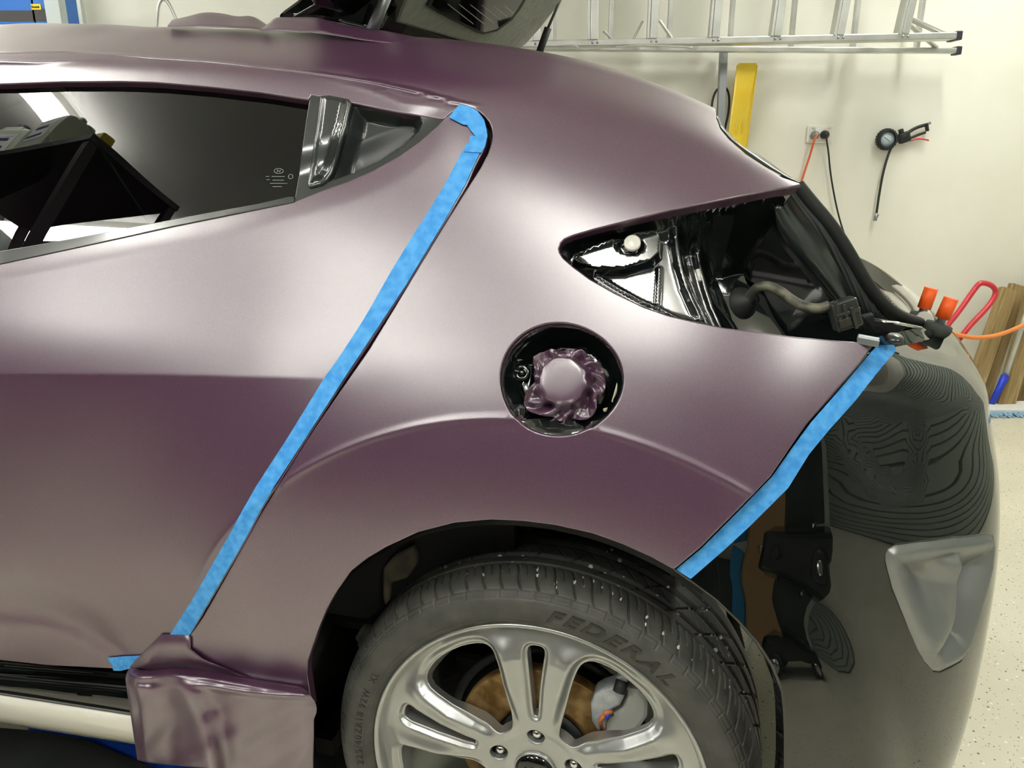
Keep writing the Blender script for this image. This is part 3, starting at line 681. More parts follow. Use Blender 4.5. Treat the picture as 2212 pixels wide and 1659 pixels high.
im = int(np.argmax(prof[:, 0])); k0 = int(np.argmin(prof[:im, 1])); s_edge = np.interp(.2985, prof[:im, 0], sl[:im]); s_g1 = np.interp(.050, prof[k0:, 1], sl[k0:])
sn = (SS-s_edge)/(s_g1-s_edge)
ph = TT*38/(2*PI)*1.0
skew = .38*(sn-.5)**2*np.sign(.5-sn)*2-.25*sn
band = sstep(-.02, .03, sn)*sstep(1.02, .98, sn)
g = groove(tri(ph*2+skew), .17)*band
g2 = groove(tri(ph*2+.5+skew), .13)*sstep(.42, .5, sn)*sstep(1.02, .98, sn)
g3 = groove(tri(ph*2), .16)*sstep(-.28, -.22, sn)*sstep(.02, -.02, sn)
box_ = (np.exp(-((SS-s_edge+.0085)/.0011)**2)+np.exp(-((SS-s_edge+.0015)/.0011)**2))*(1-groove(tri(ph*2), .2))
D = .0042*g+.0026*g2+.0018*g3+.0010*box_
for yc, wd_ in ((.050, .0016), (.072, .0045), (.112, .005), (.152, .0045)): D += .006*np.exp(-((YY-yc)/wd_)**4)*(RR > .3)
w2 = TT*38/(2*PI)
D += .0026*groove(tri(w2*1.0+YY*16), .10)*sstep(.054, .058, YY)*sstep(.152, .148, YY)*(RR > .3)
D += .002*groove(tri(w2*2.0-YY*30+.3), .10)*sstep(.076, .08, YY)*sstep(.108, .104, YY)*(RR > .3)
D += .0006*np.exp(-((RR-.2555)/.0008)**2)*(YY < .02)+.0006*np.exp(-((RR-.2890)/.0008)**2)*(YY < .02)
dq = np.gradient(pr_), np.gradient(py_); nl = np.hypot(*dq); nr, ny = -dq[1]/nl, dq[0]/nl
sgn = np.sign(nr[len(q)//2]) or 1; nr, ny = nr*sgn, ny*sgn
R_ = RR-D*nr[QQ]; Y_ = YY-D*ny[QQ]
V = np.stack([R_*np.cos(TT), Y_, R_*np.sin(TT)], -1).reshape(-1, 3)+WC
nq = len(q); i = np.arange(NT)[:, None]; j = np.arange(nq-1)[None]
Fq = np.stack([i*nq+j, i*nq+j+1, ((i+1) % NT)*nq+j+1, ((i+1) % NT)*nq+j], -1).reshape(-1, 4)
me = bpy.data.meshes.new('tyre'); me.from_pydata(V.tolist(), [], Fq.tolist()); me.polygons.foreach_set('use_smooth', [True]*len(Fq))
at_ = me.attributes.new('tread', 'FLOAT', 'POINT')
tdeg = np.degrees(TT); up_w = sstep(-60, -30, ((tdeg+180) % 360)-180)*sstep(130, 95, tdeg % 360)*np.clip(sstep(.0, .2, sn), 0, 1)*(D > .0003)
at_.data.foreach_set('value', up_w.ravel().astype(np.float32)); me.materials.append(M['tyre'])
tyre = bpy.data.objects.new('tyre', me); COL.objects.link(tyre); tyre.parent = wheel
bm = bmesh.new(); bm.from_mesh(me); bmesh.ops.recalc_face_normals(bm, faces=bm.faces); bm.to_mesh(me); bm.free()

def text_mesh(body, size, xscale=1., shear=0., extrude=.0006, spacing=1.0, bevel=0., bold=0., align='LEFT'):
    cu = bpy.data.curves.new('t', 'FONT'); cu.body = body; cu.size = size; cu.shear = shear; cu.extrude = extrude; cu.space_character = spacing
    cu.bevel_depth = bevel; cu.offset = bold; cu.align_x = align; cu.resolution_u = 4
    ob = bpy.data.objects.new('t', cu); COL.objects.link(ob); bpy.context.view_layer.update()
    me = bpy.data.meshes.new_from_object(ob.evaluated_get(bpy.context.evaluated_depsgraph_get()))
    V = np.array([tuple(v.co) for v in me.vertices]); F_ = [list(p.vertices) for p in me.polygons]
    bpy.data.objects.remove(ob); bpy.data.curves.remove(cu); bpy.data.meshes.remove(me)
    V[:, 0] *= xscale; return V, F_
def sidewall_y(r): return np.interp(r, [.243, .248, .262, .280, .292], [.004, -.003, -.0097, -.0108, -.006])
def arc_text(name, body, size, r0, a0, parent, **kw):
    V, F_ = text_mesh(body, size, **kw); ang = math.radians(a0)-V[:, 0]/(r0+size*.35); r = r0+V[:, 1]
    P = np.c_[r*np.cos(ang), sidewall_y(r)-V[:, 2]-.0003, r*np.sin(ang)]+WC
    mb = MB(); mb.add(P, F_, False); return mb.build(name, M['tyre_letter'], parent, fix=False)
arc_text('tyre_lettering', 'FEDERAL', .026, .2625, 86.5, tyre, xscale=1.45, shear=.35, extrude=.0010, spacing=1.28, bold=.0006)
arc_text('tyre_lettering', '225/40ZR18 92W  XL', .0155, .2600, 187, tyre, xscale=1.0, extrude=.0006, spacing=1.25)

# rim
rim = MB().lathe([(.246, .012), (.2462, .004), (.2435, -.0008), (.2400, -.0002), (.2375, .0035), (.2350, .0090), (.2310, .017), (.2255, .030), (.2200, .060), (.2120, .11), (.205, .17), (.21, .2), (.24, .212)], WC, seg=128).build('rim_barrel', M['alloy'], wheel)
def win_poly(c):
    pts = [(.0695, 0), (.0715, 8), (.079, 12.2), (.092, 14.2), (.11, 15.8), (.13, 17.0), (.155, 18.2), (.178, 18.8), (.196, 18.6), (.206, 17.0), (.2120, 13.5), (.2150, 6.5)]
    pts = pts+[(.2155, 0)]+[(r, -a) for r, a in pts[::-1][:-1]]
    return [(r*math.cos(math.radians(c+a)), r*math.sin(math.radians(c+a))) for r, a in pts]
def slot_poly(c):
    pts = [(.092, 0), (.0935, .0045), (.105, .0058), (.13, .0072), (.16, .0096), (.185, .0125), (.198, .0140), (.2050, .0125), (.2085, .0070)]
    pts = pts+[(.209, 0)]+[(r, -h) for r, h in pts[::-1][:-1]]
    cc, ss = math.cos(math.radians(c)), math.sin(math.radians(c)); return [(r*cc-h*ss, r*ss+h*cc) for r, h in pts]
PAIRS = [90+72*k for k in range(5)]
wins = [chaikin(win_poly(c+36), 1, True) for c in PAIRS]; slots = [chaikin(slot_poly(c), 1, True) for c in PAIRS]
lugs = [[(.0572*math.cos(math.radians(c))+.0142*math.cos(a), .0572*math.sin(math.radians(c))+.0142*math.sin(a)) for a in np.linspace(0, 2*PI, 28, endpoint=False)] for c in PAIRS]
def spider_fn(a, b):
    r = np.hypot(a, b)
    y = np.interp(r, [0, .035, .06, .08, .11, .15, .19, .215, .235], [.010, .012, .015, .012, .006, .003, .004, .0095, .0150])
    y = y+.0025*np.cos(np.clip((r-.04)/.03, 0, 1)*PI)
    q = np.c_[a, b]; dw = np.full(len(q), 1.)
    for L in wins: dw = np.minimum(dw, poly_dist(q, L, True)[0])
    ds = np.full(len(q), 1.)
    for L in slots: ds = np.minimum(ds, poly_dist(q, L, True)[0])
    y = y+.0100*sstep(.013, .0, dw)*sstep(.07, .10, r)+.006*sstep(.006, 0, ds)*sstep(.075, .10, r)
    ang = np.degrees(np.arctan2(b, a)); k = np.abs(((ang-90+36) % 72)-36)
    y = y-.006*np.exp(-((k-13)/4.5)**2)*sstep(.10, .15, r)*sstep(.225, .20, r)+.005*sstep(.205, .228, r)*np.exp(-((k-24)/9)**2)
    return np.c_[a, y, b]+WC
SPD = Surf(spider_fn, -.24, .24, -.24, .24, (1, 1), n=(60, 60))
wrows = []
for L, offs in [(w_, (.002, .0045, .007, .0095, .0125)) for w_ in wins]+[(w_, (.0015, .003, .0045, .006)) for w_ in slots]:
    Lr = resample(L, .0025); t_ = np.roll(Lr, -1, 0)-np.roll(Lr, 1, 0); n_ = np.c_[t_[:, 1], -t_[:, 0]]/(np.linalg.norm(t_, axis=1)[:, None]+1e-9)
    if ((Lr-Lr.mean(0))*n_).sum(1).mean() < 0: n_ = -n_
    for dk in offs: wrows.append(Lr+n_*dk)
if SPD.normal(np.array([[.15, .05]]))[0][1] > 0: SPD.flip = True
panel(SPD, 'wheel_spokes', M['alloy'], wheel, [(.2335*math.cos(a), .2335*math.sin(a)) for a in np.linspace(0, 2*PI, 120, endpoint=False)],
      holes=wins+slots+lugs+[[(.0315*math.cos(a), .0315*math.sin(a)) for a in np.linspace(0, 2*PI, 40, endpoint=False)]], rows=wrows, step=.003, bstep=.0025, depth=.03, r=.0020, hole_depth=.019)
for c in PAIRS:
    p = WC+np.array([.0572*math.cos(math.radians(c)), .012, .0572*math.sin(math.radians(c))])
    MB().lathe([(.0148, .0), (.0140, .012), (.012, .032), (.001, .033)], p+(0, .003, 0), seg=28).build('lug_recess', M['piano'], wheel)
    MB().lathe([(.0001, .004), (.0035, .0045), (.0062, .0065), (.0072, .010), (.0072, .0125), (.0095, .0135), (.0095, .03)], p, seg=6 if False else 20).build('lug_nut', M['chrome'], wheel)
cap = MB().lathe([(.0001, .0035), (.012, .004), (.022, .0058), (.027, .0085), (.0285, .013), (.0285, .03)], WC, seg=48).build('centre_cap', M['black_paint'], wheel)
MB().lathe([(.0283, .012), (.0300, .0085), (.0316, .0115), (.0316, .02)], WC, seg=48).build('cap_ring', M['alloy'], wheel)
em = MB(); ring = [(.0185*math.cos(a), 0, .0115*math.sin(a)) for a in np.linspace(0, 2*PI, 48, endpoint=False)]
em.tube([tuple(np.array(p)+WC+(0, .0030, 0)) for p in ring], .0011, 8, closed=True)
for sx in (-1, 1): em.tube([tuple(WC+(sx*.0075-.004, .0026, -.008)), tuple(WC+(sx*.0072+.0005, .0022, 0)), tuple(WC+(sx*.0062+.005, .0026, .008))], [.0012, .0019, .0012], 8)
em.tube([tuple(WC+(-.0075, .0026, -.001)), tuple(WC+(0, .0024, .0008)), tuple(WC+(.0075, .0026, .001))], .0013, 8)
em.build('cap_emblem', M['chrome'], cap)
# brake
disc = MB().lathe([(.070, .080), (.0705, .060), (.072, .0565), (.0795, .056), (.0800, .0585), (.131, .0585), (.1325, .0600), (.1325, .078), (.131, .080), (.08, .08)], WC, seg=96).build('brake_disc', M['rust'], car)
MB().lathe([(.0001, .052), (.055, .052), (.0695, .0545), (.0700, .085)], WC, seg=64).build('disc_hat', M['plastic'], car)
MB().lathe([(.14, .088), (.152, .085), (.1535, .094), (.02, .1)], WC, seg=64).build('dust_shield', M['rubber'], car)
def wheelpt(u, v, y): return at_y(u, v, y)
cal = MB(); C0 = [(1283, 1500), (1300, 1490), (1330, 1483), (1330, 1462), (1345, 1458), (1358, 1470), (1352, 1500), (1340, 1525), (1310, 1540), (1303, 1552), (1308, 1578), (1290, 1580), (1278, 1560), (1275, 1520)]
P0 = [at_y(u, v, .045) for u, v in C0]; P1 = [at_y(u, v, .045)+np.array([0, .03, 0]) for u, v in C0]; n = len(C0)
cal.add(P0+P1, [list(range(n)), list(range(n, 2*n))[::-1]]+[[i, (i+1) % n, n+(i+1) % n, n+i] for i in range(n)], False)
calo = cal.build('brake_caliper', noise_mottle(mat('oxidised_cast_alloy', (160, 168, 172), rough=.55, metal=.4), 60, (146, 155, 160), (182, 186, 188)), car, bevel=.004)
C1 = [(1345, 1480), (1380, 1490), (1402, 1515), (1400, 1550), (1370, 1590), (1330, 1610), (1300, 1600), (1303, 1560), (1312, 1545), (1342, 1528), (1356, 1500)]
P0 = [at_y(u, v, .058) for u, v in C1]; P1 = [p+np.array([0, .05, 0]) for p in P0]; n = len(C1)
MB().add(P0+P1, [list(range(n)), list(range(n, 2*n))[::-1]]+[[i, (i+1) % n, n+(i+1) % n, n+i] for i in range(n)], False).build('caliper_body', mat('pale_cast_alloy', (196, 198, 190), rough=.5, metal=.2), calo, bevel=.008)
MB().tube([at_y(1345, 1468, .05), at_y(1337, 1495, .043)], .009, 12).build('guide_pin_boot', M['rubber'], calo)
MB().tube([at_y(1303, 1541, .043), at_y(1322, 1537, .05)], .0035, 8).tube([at_y(1305, 1545, .043), at_y(1296, 1555, .043), at_y(1300, 1575, .046)], .003, 8).build('pad_clip', mat('rusty_clip', (190, 110, 60), rough=.8), calo)
MB().tube([at_y(1308, 1547, .042), at_y(1316, 1545, .046)], .0035, 8).build('piston_seal', M['blue_plastic'], calo)
# axle and hub carrier behind the wheel
MB().beam((0, .24, .318), (-.55, .30, .30), .07, .05, bev=.012).tube([(0, .10, .318), (0, .34, .318)], .05, 20).beam((0, .30, .32), (0, 1.4, .32), .09, .08, bev=.01).build('suspension_arm', M['plastic'], car)

# ================================================================== wheel house
def arc_pts(r, a0, a1, n, y): return [(r*math.cos(math.radians(a)), y, .33+r*math.sin(math.radians(a))) for a in np.linspace(a0, a1, n)]
def ribbed(r, a, y):
    return r
rows_l = []
for y in np.r_[np.linspace(-.0, .07, 30), np.linspace(.085, .30, 8)]:
    pts = []
    for a in np.linspace(56, 212, 150):
        r = .378+.035*sstep(.0, .05, y)*sstep(80, 150, a)+.010*sstep(.25, .3, y)
        if a > 140 and y < .07: r += .0022*math.sin(y*700)*sstep(140, 165, a)
        if 118 < a < 142 and y > .12: r -= .03*sstep(118, 124, a)*sstep(142, 136, a)
        pts.append((r*math.cos(math.radians(a)), y, .33+r*math.sin(math.radians(a))))
    rows_l.append(pts)
MB().sheet(rows_l).build('wheel_arch_liner', noise_mottle(mat('dusty_black_liner', (30, 34, 33), rough=.8), 12, (20, 25, 25), (54, 52, 46)), car, fix=False)
wall_in = MB(); ys = .30
ring_o = arc_pts(.42, 50, 212, 40, ys)
wall_in.add(ring_o+[(-.36, ys, .12), (-.05, ys, .20), (-.02, ys, .42), (.10, ys, .50)], [list(range(len(ring_o)+4))], False)
wall_in.build('inner_wheel_housing', noise_mottle(mat('dirty_underbody', (40, 40, 36), rough=.85), 9, (16, 20, 20), (78, 72, 56)), car, solid=.004)
# bolt and bracket seen on the liner
bp = at_y(790, 1385, .05)
MB().lathe([(.0001, -.012), (.008, -.012), (.0085, -.009), (.0085, 0), (.017, .001), (.019, .004), (.019, .02)], bp, seg=6).build('liner_bolt', noise_mottle(mat('dusty_bolt', (80, 80, 72), rough=.7), 30, (58, 58, 52), (92, 90, 80)), car)
BR = [(826, 1228), (850, 1200), (892, 1178), (900, 1205), (898, 1222), (880, 1250), (842, 1262), (838, 1300), (830, 1312), (826, 1290)]
P0 = [at_y(u, v, .07) for u, v in BR]; P1 = [p+np.array([0, .02, 0]) for p in P0]; n = len(BR)
MB().add(P0+P1, [list(range(n)), list(range(n, 2*n))[::-1]]+[[i, (i+1) % n, n+(i+1) % n, n+i] for i in range(n)], False).build('liner_bracket', noise_mottle(mat('dusty_bracket', (84, 78, 62), rough=.8), 20, (58, 56, 46), (100, 92, 72)), car, bevel=.004)

# ================================================================== sill and underside
def xrow(pts, y): return [at_y(u, v, y) for u, v in pts]
def band(rowsdef): return [[at_y(u, v, y) for (u, v) in L] for (L, y) in rowsdef]
def seg2(a, b, n=9): return [(a[0]+(b[0]-a[0])*k/(n-1), a[1]+(b[1]-a[1])*k/(n-1)) for k in range(n)]
def ext(a, b):   # extend a screen line to the left so that the sill goes on past the frame
    return seg2((a[0]-(b[0]-a[0])*4., a[1]-(b[1]-a[1])*4.), (b[0]+(b[0]-a[0])*.9, b[1]+(b[1]-a[1])*.9), 12)
MB().sheet(band([(ext((0, 1418), (264, 1440)), .03), (ext((0, 1428), (264, 1450)), .012), (ext((0, 1437), (264, 1459)), .006), (ext((0, 1440), (264, 1463)), .010), (ext((0, 1446), (264, 1468)), .004),
                 (ext((0, 1453), (266, 1475)), -.004), (ext((0, 1470), (268, 1500)), -.014), (ext((0, 1486), (270, 1522)), -.018), (ext((0, 1498), (272, 1541)), -.016), (ext((0, 1504), (273, 1546)), .0)])).build('sill_trim', M['black_paint'], car, fix=False)
MB().sheet(band([(ext((0, 1500), (272, 1542)), -.008), (ext((0, 1503), (273, 1546)), -.017), (ext((0, 1520), (277, 1563)), -.020), (ext((0, 1545), (281, 1590)), -.018), (ext((0, 1557), (284, 1602)), -.010), (ext((0, 1562), (285, 1607)), .02), (ext((0, 1556), (285, 1600)), .06)])).build('side_skirt', M['white_paint'], car, fix=False)
MB().box((-1.1, .85, .235), (1.5, 1.58, .03)).box((-1.88, .85, .80), (.03, 1.45, 1.1)).box((-.15, .85, .28), (.5, 1.0, .03)).build('floor_pan', M['dark'], car)
MB().box((-1.1, .14, .235), (1.44, .2, .03)).box((-1.1, .05, .30), (1.44, .02, .16)).build('sill_box', M['dark'], car)
# loose film flap over the sill end
FL_T = [(268, 1462), (300, 1418), (349, 1370), (407, 1373), (384, 1402), (430, 1442), (520, 1460), (600, 1474), (652, 1484), (668, 1512)]
flap = MB()
topc = [(281, 1440), (305, 1447), (332, 1447), (375, 1442), (441, 1449), (490, 1457), (543, 1466), (590, 1474), (637, 1481), (652, 1484)]
botc = [(297, 1642), (325, 1648), (360, 1652), (395, 1655), (448, 1659), (490, 1672), (540, 1685), (590, 1690), (640, 1690), (671, 1690)]
lc = [(268, 1475), (272, 1520), (281, 1570), (290, 1616)]
NU, NV = 90, 70; rowsf = []
tc = np.array(topc, float); bc = np.array(botc, float)
pu = np.linspace(0, 1, len(tc)); yq = S_.inv(topc); ytop = S_.fn(yq[:, 0], yq[:, 1])[:, 1]
for jv in range(NV):
    t = jv/(NV-1); row = []
    for iu in range(NU):
        s = iu/(NU-1); a = np.array([np.interp(s, pu, tc[:, 0]), np.interp(s, pu, tc[:, 1])]); b = np.array([np.interp(s, pu, bc[:, 0]), np.interp(s, pu, bc[:, 1])])
        p = a+(b-a)*t
        p[0] += (-14*math.sin(min(t*6, 1)*PI/2)*(1-t))*(1-s)**3+(s**4)*(34*math.sin(min(t*3, 1)*PI*.7)*(1-t*.8))
        y = float(np.interp(s, pu, ytop))*(1-float(sstep(0, .22, t)))-.050*float(sstep(0, .22, t))-.002-.026*float(sstep(0, .085, t))*float(sstep(0, .1, s))+.010*float(sstep(.06, .16, t))-.010*math.exp(-((t-.10-.05*math.sin(s*PI))/.035)**2)*sstep(.3, .5, s)*sstep(1., .85, s)
        y += .012*math.sin((s*2.3+.2*t)*PI)*t*1.2+.009*math.sin(s*15+t*5)*t*sstep(.2, .5, t)+.022*t
        y += -.014*math.exp(-((s-.36-.12*t)/.06)**2)*sstep(0, .25, t)+.012*math.exp(-((s-.52-.05*t)/.06)**2)*sstep(.05, .4, t)
        y += .004*math.sin(s*31+t*9)*math.sin(t*12)*.6
        row.append(at_y(p[0], p[1], y))
    rowsf.append(row)
flap.sheet(rowsf)
# upper part of the flap that lies over the gap
up1 = [(349, 1370), (365, 1371), (380, 1371), (395, 1372), (407, 1373), (412, 1378)]
up2 = [(305, 1413), (335, 1405), (360, 1402), (385, 1400), (402, 1400), (412, 1402)]
up3 = [(281, 1440), (325, 1432), (365, 1426), (400, 1422), (425, 1420), (440, 1425)]
up4 = [(281, 1441), (332, 1447), (375, 1442), (441, 1449), (490, 1457), (543, 1466)]
rr = []
for L, dy in ((up1, .003), (up2, .005), (up3, .006), (up4, .002)):
    yy = S_.inv(L); yy = S_.fn(yy[:, 0], yy[:, 1])[:, 1]; rr.append([at_y(u, v, yy[k]-dy-.0015*math.sin(k*2.1+v)) for k, (u, v) in enumerate(L)])
flap.sheet(rr)
fo = flap.build('wrap_film_flap', M['film'], None, fix=False, solid=.0008); tag(fo, 'loose crumpled purple wrap film flap hanging over the sill end', 'wrap film')

# ================================================================== fuel filler
fuelL = FUEL*S_.scale; fc_s = fuel_c*S_.scale
def fuel_off(q):
    p = q*S_.scale; d, _ = poly_dist(p, fuelL, True); k = p-fc_s
    o_ = -.052*sstep(0, .022, d)
    o_ += .016*sstep(-.038, -.046, k[:, 0])*sstep(.030, .026, np.abs(k[:, 1]+.005))*sstep(0.006, .02, d)
    o_ += .012*sstep(.050, .056, k[:, 0])*sstep(.028, .022, np.abs(k[:, 1]-.008))*sstep(0.004, .02, d)
    o_ += .016*sstep(-.052, -.058, k[:, 1])*sstep(.030, .024, np.abs(k[:, 0]))*sstep(0.003, .012, d)
    return o_+.0015*np.sin(k[:, 0]*160)*np.sin(k[:, 1]*130)*sstep(.01, .03, d)
fuel = panel(S_, 'fuel_filler_recess', M['gloss_panel'], car, FUEL, step=.0035, off=-.006, depth=.01, r=-.0005, offfn=fuel_off)
fn_ = S_.normal(fuel_c[None])[0]; fx = np.array([1, 0, 0])-fn_*fn_[0]; fx /= np.linalg.norm(fx); fz = np.cross(fx, fn_); fz = fz if fz[2] > 0 else -fz
def FP(a, b, h): return FC+fx*a+fz*b+fn_*h
for (a, b) in ((-.056, .008), (-.060, -.032)):
    c_ = FP(a, b, -.040)
    MB().lathe([(.010, .0), (.010, .006), (.0075, .007), (.0055, .007), (.0055, .001), (.0035, .001), (.0030, .009), (.0001, .009)], c_, fn_, 20).build('hinge_nut', M['gloss_panel'], fuel)
MB().beam(FP(.060, -.020, -.03), FP(.066, .012, -.03), .006, .004, fn_, .001).beam(FP(.048, -.030, -.034), FP(.060, -.026, -.034), .005, .004, fn_, .001).build('latch_clip', mat('ivory_clip', (200, 196, 165), rough=.4), fuel)
cr = []; NA, NR = 180, 44; rg = np.random.default_rng(23)
K = 14; fa, fp, ft, fw_ = rg.integers(3, 17, K), rg.uniform(0, 6.28, K), rg.uniform(-7, 7, K), rg.uniform(.3, 1., K)
for k in range(NR):
    row = []; s = k/(NR-1)
    for i in range(NA):
        a = 2*PI*i/NA; fac = 1-.03*abs(math.sin(a*4.5+.4))
        R0 = .0275*fac; Rout = .043+.003*math.sin(a*3+1.)+.003*math.sin(a*5+2)+.014*math.exp(-((a-3.75)/.33)**2)+.015*math.exp(-((a-5.45)/.30)**2)+.006*math.exp(-((a-.5)/.3)**2)
        if s < .3: r = R0*s/.3; h = -.006-.0012*(s/.3)**6+.0009*math.sin(a*2+1.)*(s/.3)**2
        else:
            t = (s-.3)/.7; r = R0+(Rout-R0)*t; fold = sum(fw_[m]*(1-abs(2*(((fa[m]*a+fp[m]+ft[m]*t)/(2*PI)) % 1)-1)*2) for m in range(K))/K
            h = -.0072-.020*float(sstep(0, .35, t))+.034*fold*min(t*3, 1)
            r += .012*fold*t; a += .10*fold*min(t*2, 1)
        row.append(FP(r*math.cos(a), r*math.sin(a)-.001, h))
    cr.append(row+[row[0]])
o = MB().sheet(cr).build('crumpled_wrap_film', M['film'], None, fix=True, solid=.0006)
tag(o, 'scrunched purple film plug covering the fuel filler cap', 'wrap film')

# ================================================================== tail lamp opening
RIGHT_EDGE = [(1745, 400), (1762, 434), (1795, 474), (1829, 522), (1858, 573), (1882, 616), (1905, 650), (1925, 690), (1900, 748)]
def grow(L, k=5):
    L = np.asarray(L, float); c = L.mean(0); t = np.roll(L, -1, 0)-np.roll(L, 1, 0); n_ = np.c_[t[:, 1], -t[:, 0]]; n_ /= np.linalg.norm(n_, axis=1)[:, None]
    if (((L-c)*n_).sum(1)).mean() < 0: n_ = -n_
    return [tuple(q) for q in L+n_*k]
lampO = grow(LAMP_TOP[::-1]+[(1738, 404)], 4)[:-1]+[(1722, 398), (1735, 440), (1775, 510), (1815, 585), (1850, 660), (1884, 735)]+grow(LAMP_BOT, 4)[::-1][1:]
lampQ = S_.outline(lampO); lampL = S_.inv(grow(LAMP_BOT[::-1]+LAMP_TOP[::-1], 4))*S_.scale
def pl(L): return S_.inv(L)*S_.scale
bossL = pl([(1226, 548), (1258, 520), (1300, 503), (1375, 482), (1424, 474), (1434, 490), (1430, 528), (1410, 548), (1350, 566), (1290, 570), (1245, 560)])
ridge1 = pl([(1284, 572), (1330, 600), (1380, 628), (1416, 642), (1440, 655), (1470, 672), (1520, 682)])
ridge2 = pl([(1424, 548), (1421, 600), (1418, 640)])
deepE = pl([(1462, 458), (1466, 500), (1474, 550), (1488, 600), (1508, 645), (1530, 690), (1550, 720)])
deep2 = pl([(1530, 440), (1535, 500), (1555, 580), (1600, 650), (1640, 725)])
boltc = pl([(1358, 512)])[0]
def lamp_off(q):
    p = q*S_.scale; d, _ = poly_dist(p, lampL)
    o_ = -.028*sstep(0, .014, d)-.006*sstep(.01, .03, d)
    db, _ = poly_dist(p, bossL, True); ib = inside(p, bossL); o_ += .022*np.where(ib, sstep(0, .004, db), 0.)
    o_ += .008*np.exp(-(poly_dist(p, ridge1)[0]/.0028)**2)+.004*np.exp(-(poly_dist(p, ridge2)[0]/.0022)**2)
    k = p-boltc; rb = np.hypot(*k.T); o_ += -.012*sstep(.020, .012, rb)*sstep(.004, .009, rb)+.003*sstep(.008, .006, rb)
    dE, sg = poly_dist(p, deepE); xr = p[:, 0]-np.interp(p[:, 1], *(deepE[np.argsort(deepE[:, 1])].T[::-1]))
    o_ += -.055*sstep(0, .030, xr)*sstep(0,.02,d)+(.008*np.exp(-((xr-.0)/.006)**2)+.012*np.exp(-((xr-.036)/.009)**2))*sstep(0,.012,d)
    xr2 = p[:, 0]-np.interp(p[:, 1], *(deep2[np.argsort(deep2[:, 1])].T[::-1])); o_ += -.050*sstep(0, .05, xr2)*sstep(.0, .03, d)
    return o_*sstep(-.001, .006, d)
bo = chaikin(bossL/S_.scale, 1, True); brow = []
cB = bossL.mean(0)
for dk in (-.0025, -.0012, .0, .0012, .0025, .004):
    Lr = resample(bossL, .002); t_ = np.roll(Lr, -1, 0)-np.roll(Lr, 1, 0); n_ = np.c_[t_[:, 1], -t_[:, 0]]/np.linalg.norm(t_, axis=1)[:, None]
    if ((Lr-cB)*n_).sum(1).mean() < 0: n_ = -n_
    brow.append((Lr-n_*dk)/S_.scale)
lamp = panel(S_, 'tail_lamp_recess', M['gloss_panel'], car, lampQ, rows=brow, step=.0032, bstep=.0022, off=-.010, depth=.004, r=.0004, offfn=lamp_off)
bc_ = S_.inv([(1365, 510)]); bP = S_.at(bc_, -.018)[0]; bN = S_.normal(bc_)[0]
MB().lathe([(.0001, .0012), (.0088, .0011), (.0100, .0004), (.0102, -.004)], bP, bN, 28).build('round_plug', M['white_paint'], lamp)
cc_ = S_.inv([(1518, 553)]); MB().tube([S_.at(S_.inv([(1516, 540)]), -.055)[0], S_.at(S_.inv([(1521, 568)]), -.055)[0]], .0028, 8).build('white_clip', M['white_paint'], lamp)
def lp(u, v, y): return at_y(u, v, y)
har = MB().tube(chaikin([lp(1612, 652, .125), lp(1632, 622, .115), lp(1655, 616, .110), lp(1685, 628, .105), lp(1712, 650, .1), lp(1740, 664, .095), lp(1768, 668, .09), lp(1792, 660, .09)], 2), .0062, 12)
# tape turns around the harness
har.build('lamp_wiring_loom', noise_mottle(mat('dusty_loom_tape', (70, 70, 58), rough=.6), 60, (44, 46, 40), (104, 102, 84), bump=.6, dist=.003), car)
MB().lathe([(.021, 0), (.020, .004), (.012, .014), (.0085, .022)], lp(1603, 655, .135), (.55, -.6, .35), 24).build('loom_grommet', M['rubber'], car)
for k, (cl, dv) in enumerate((((200, 60, 60), 0), ((190, 120, 90), 3), ((60, 60, 60), -3))):
    MB().tube([lp(1788, 661+dv, .09), lp(1800, 655+dv, .088), lp(1812, 660+dv*.6, .088)], .0012, 6).build('lamp_wire', mat('wire_%s' % 'abc'[k], cl, rough=.5), car)
con = MB(); cR = Matrix.Rotation(-.35, 3, 'Y') @ Matrix.Rotation(.2, 3, 'Z')
cp0 = lp(1824, 678, .09)
con.box(cp0, (.030, .022, .034), cR, .002)
for k in range(3): con.box(cp0+np.array([-.009+.009*k, -.012, -.003*k+.004]), (.004, .004, .026), cR, .0008)
con.box(cp0+np.array([.002, -.012, .004]), (.028, .003, .004), cR, .0008).box(cp0+np.array([.0, -.013, -.008]), (.014, .004, .010), cR, .0008)
con.build('lamp_connector', M['piano'], car)

# hatch opening: D-pillar gutter, seal, ledge
def loft(name, Ls, m_, parent=car, solid=.0015):
    """Ls: list of (pixel polyline, y list) resampled to equal counts"""
    R = []
    for L, ys in Ls:
        P = np.array([at_y(u, v, y) for (u, v), y in zip(L, ys)]); s_ = np.r_[0, np.cumsum(np.linalg.norm(np.diff(P, axis=0), axis=1))]
        qs = np.linspace(0, s_[-1], 40); R.append(np.c_[[np.interp(qs, s_, P[:, i]) for i in range(3)]].T)
    return MB().sheet(R).build(name, m_, parent, fix=False, solid=solid)
E1 = [(1733, 398), (1761, 433), (1795, 474), (1829, 522), (1858, 573), (1882, 616), (1913, 657), (1949, 684), (1997, 700)]
Y1 = [.20, .205, .21, .22, .235, .25, .27, .30, .36]
def off_px(L, dx, dy): return [(u+dx, v+dy) for u, v in L]
sealc = [(1722, 402), (1751, 438), (1786, 478), (1817, 522), (1846, 571), (1871, 614), (1899, 651), (1935, 682), (1985, 699)]
MB().tube(chaikin([at_y(u, v, y) for (u, v), y in zip(sealc, Y1)], 2), .0095, 14).build('tailgate_seal', M['rubber'], car)
B_L = [(1696, 408), (1718, 440), (1752, 482), (1784, 530), (1814, 584), (1840, 632), (1868, 676), (1900, 706), (1950, 712)]
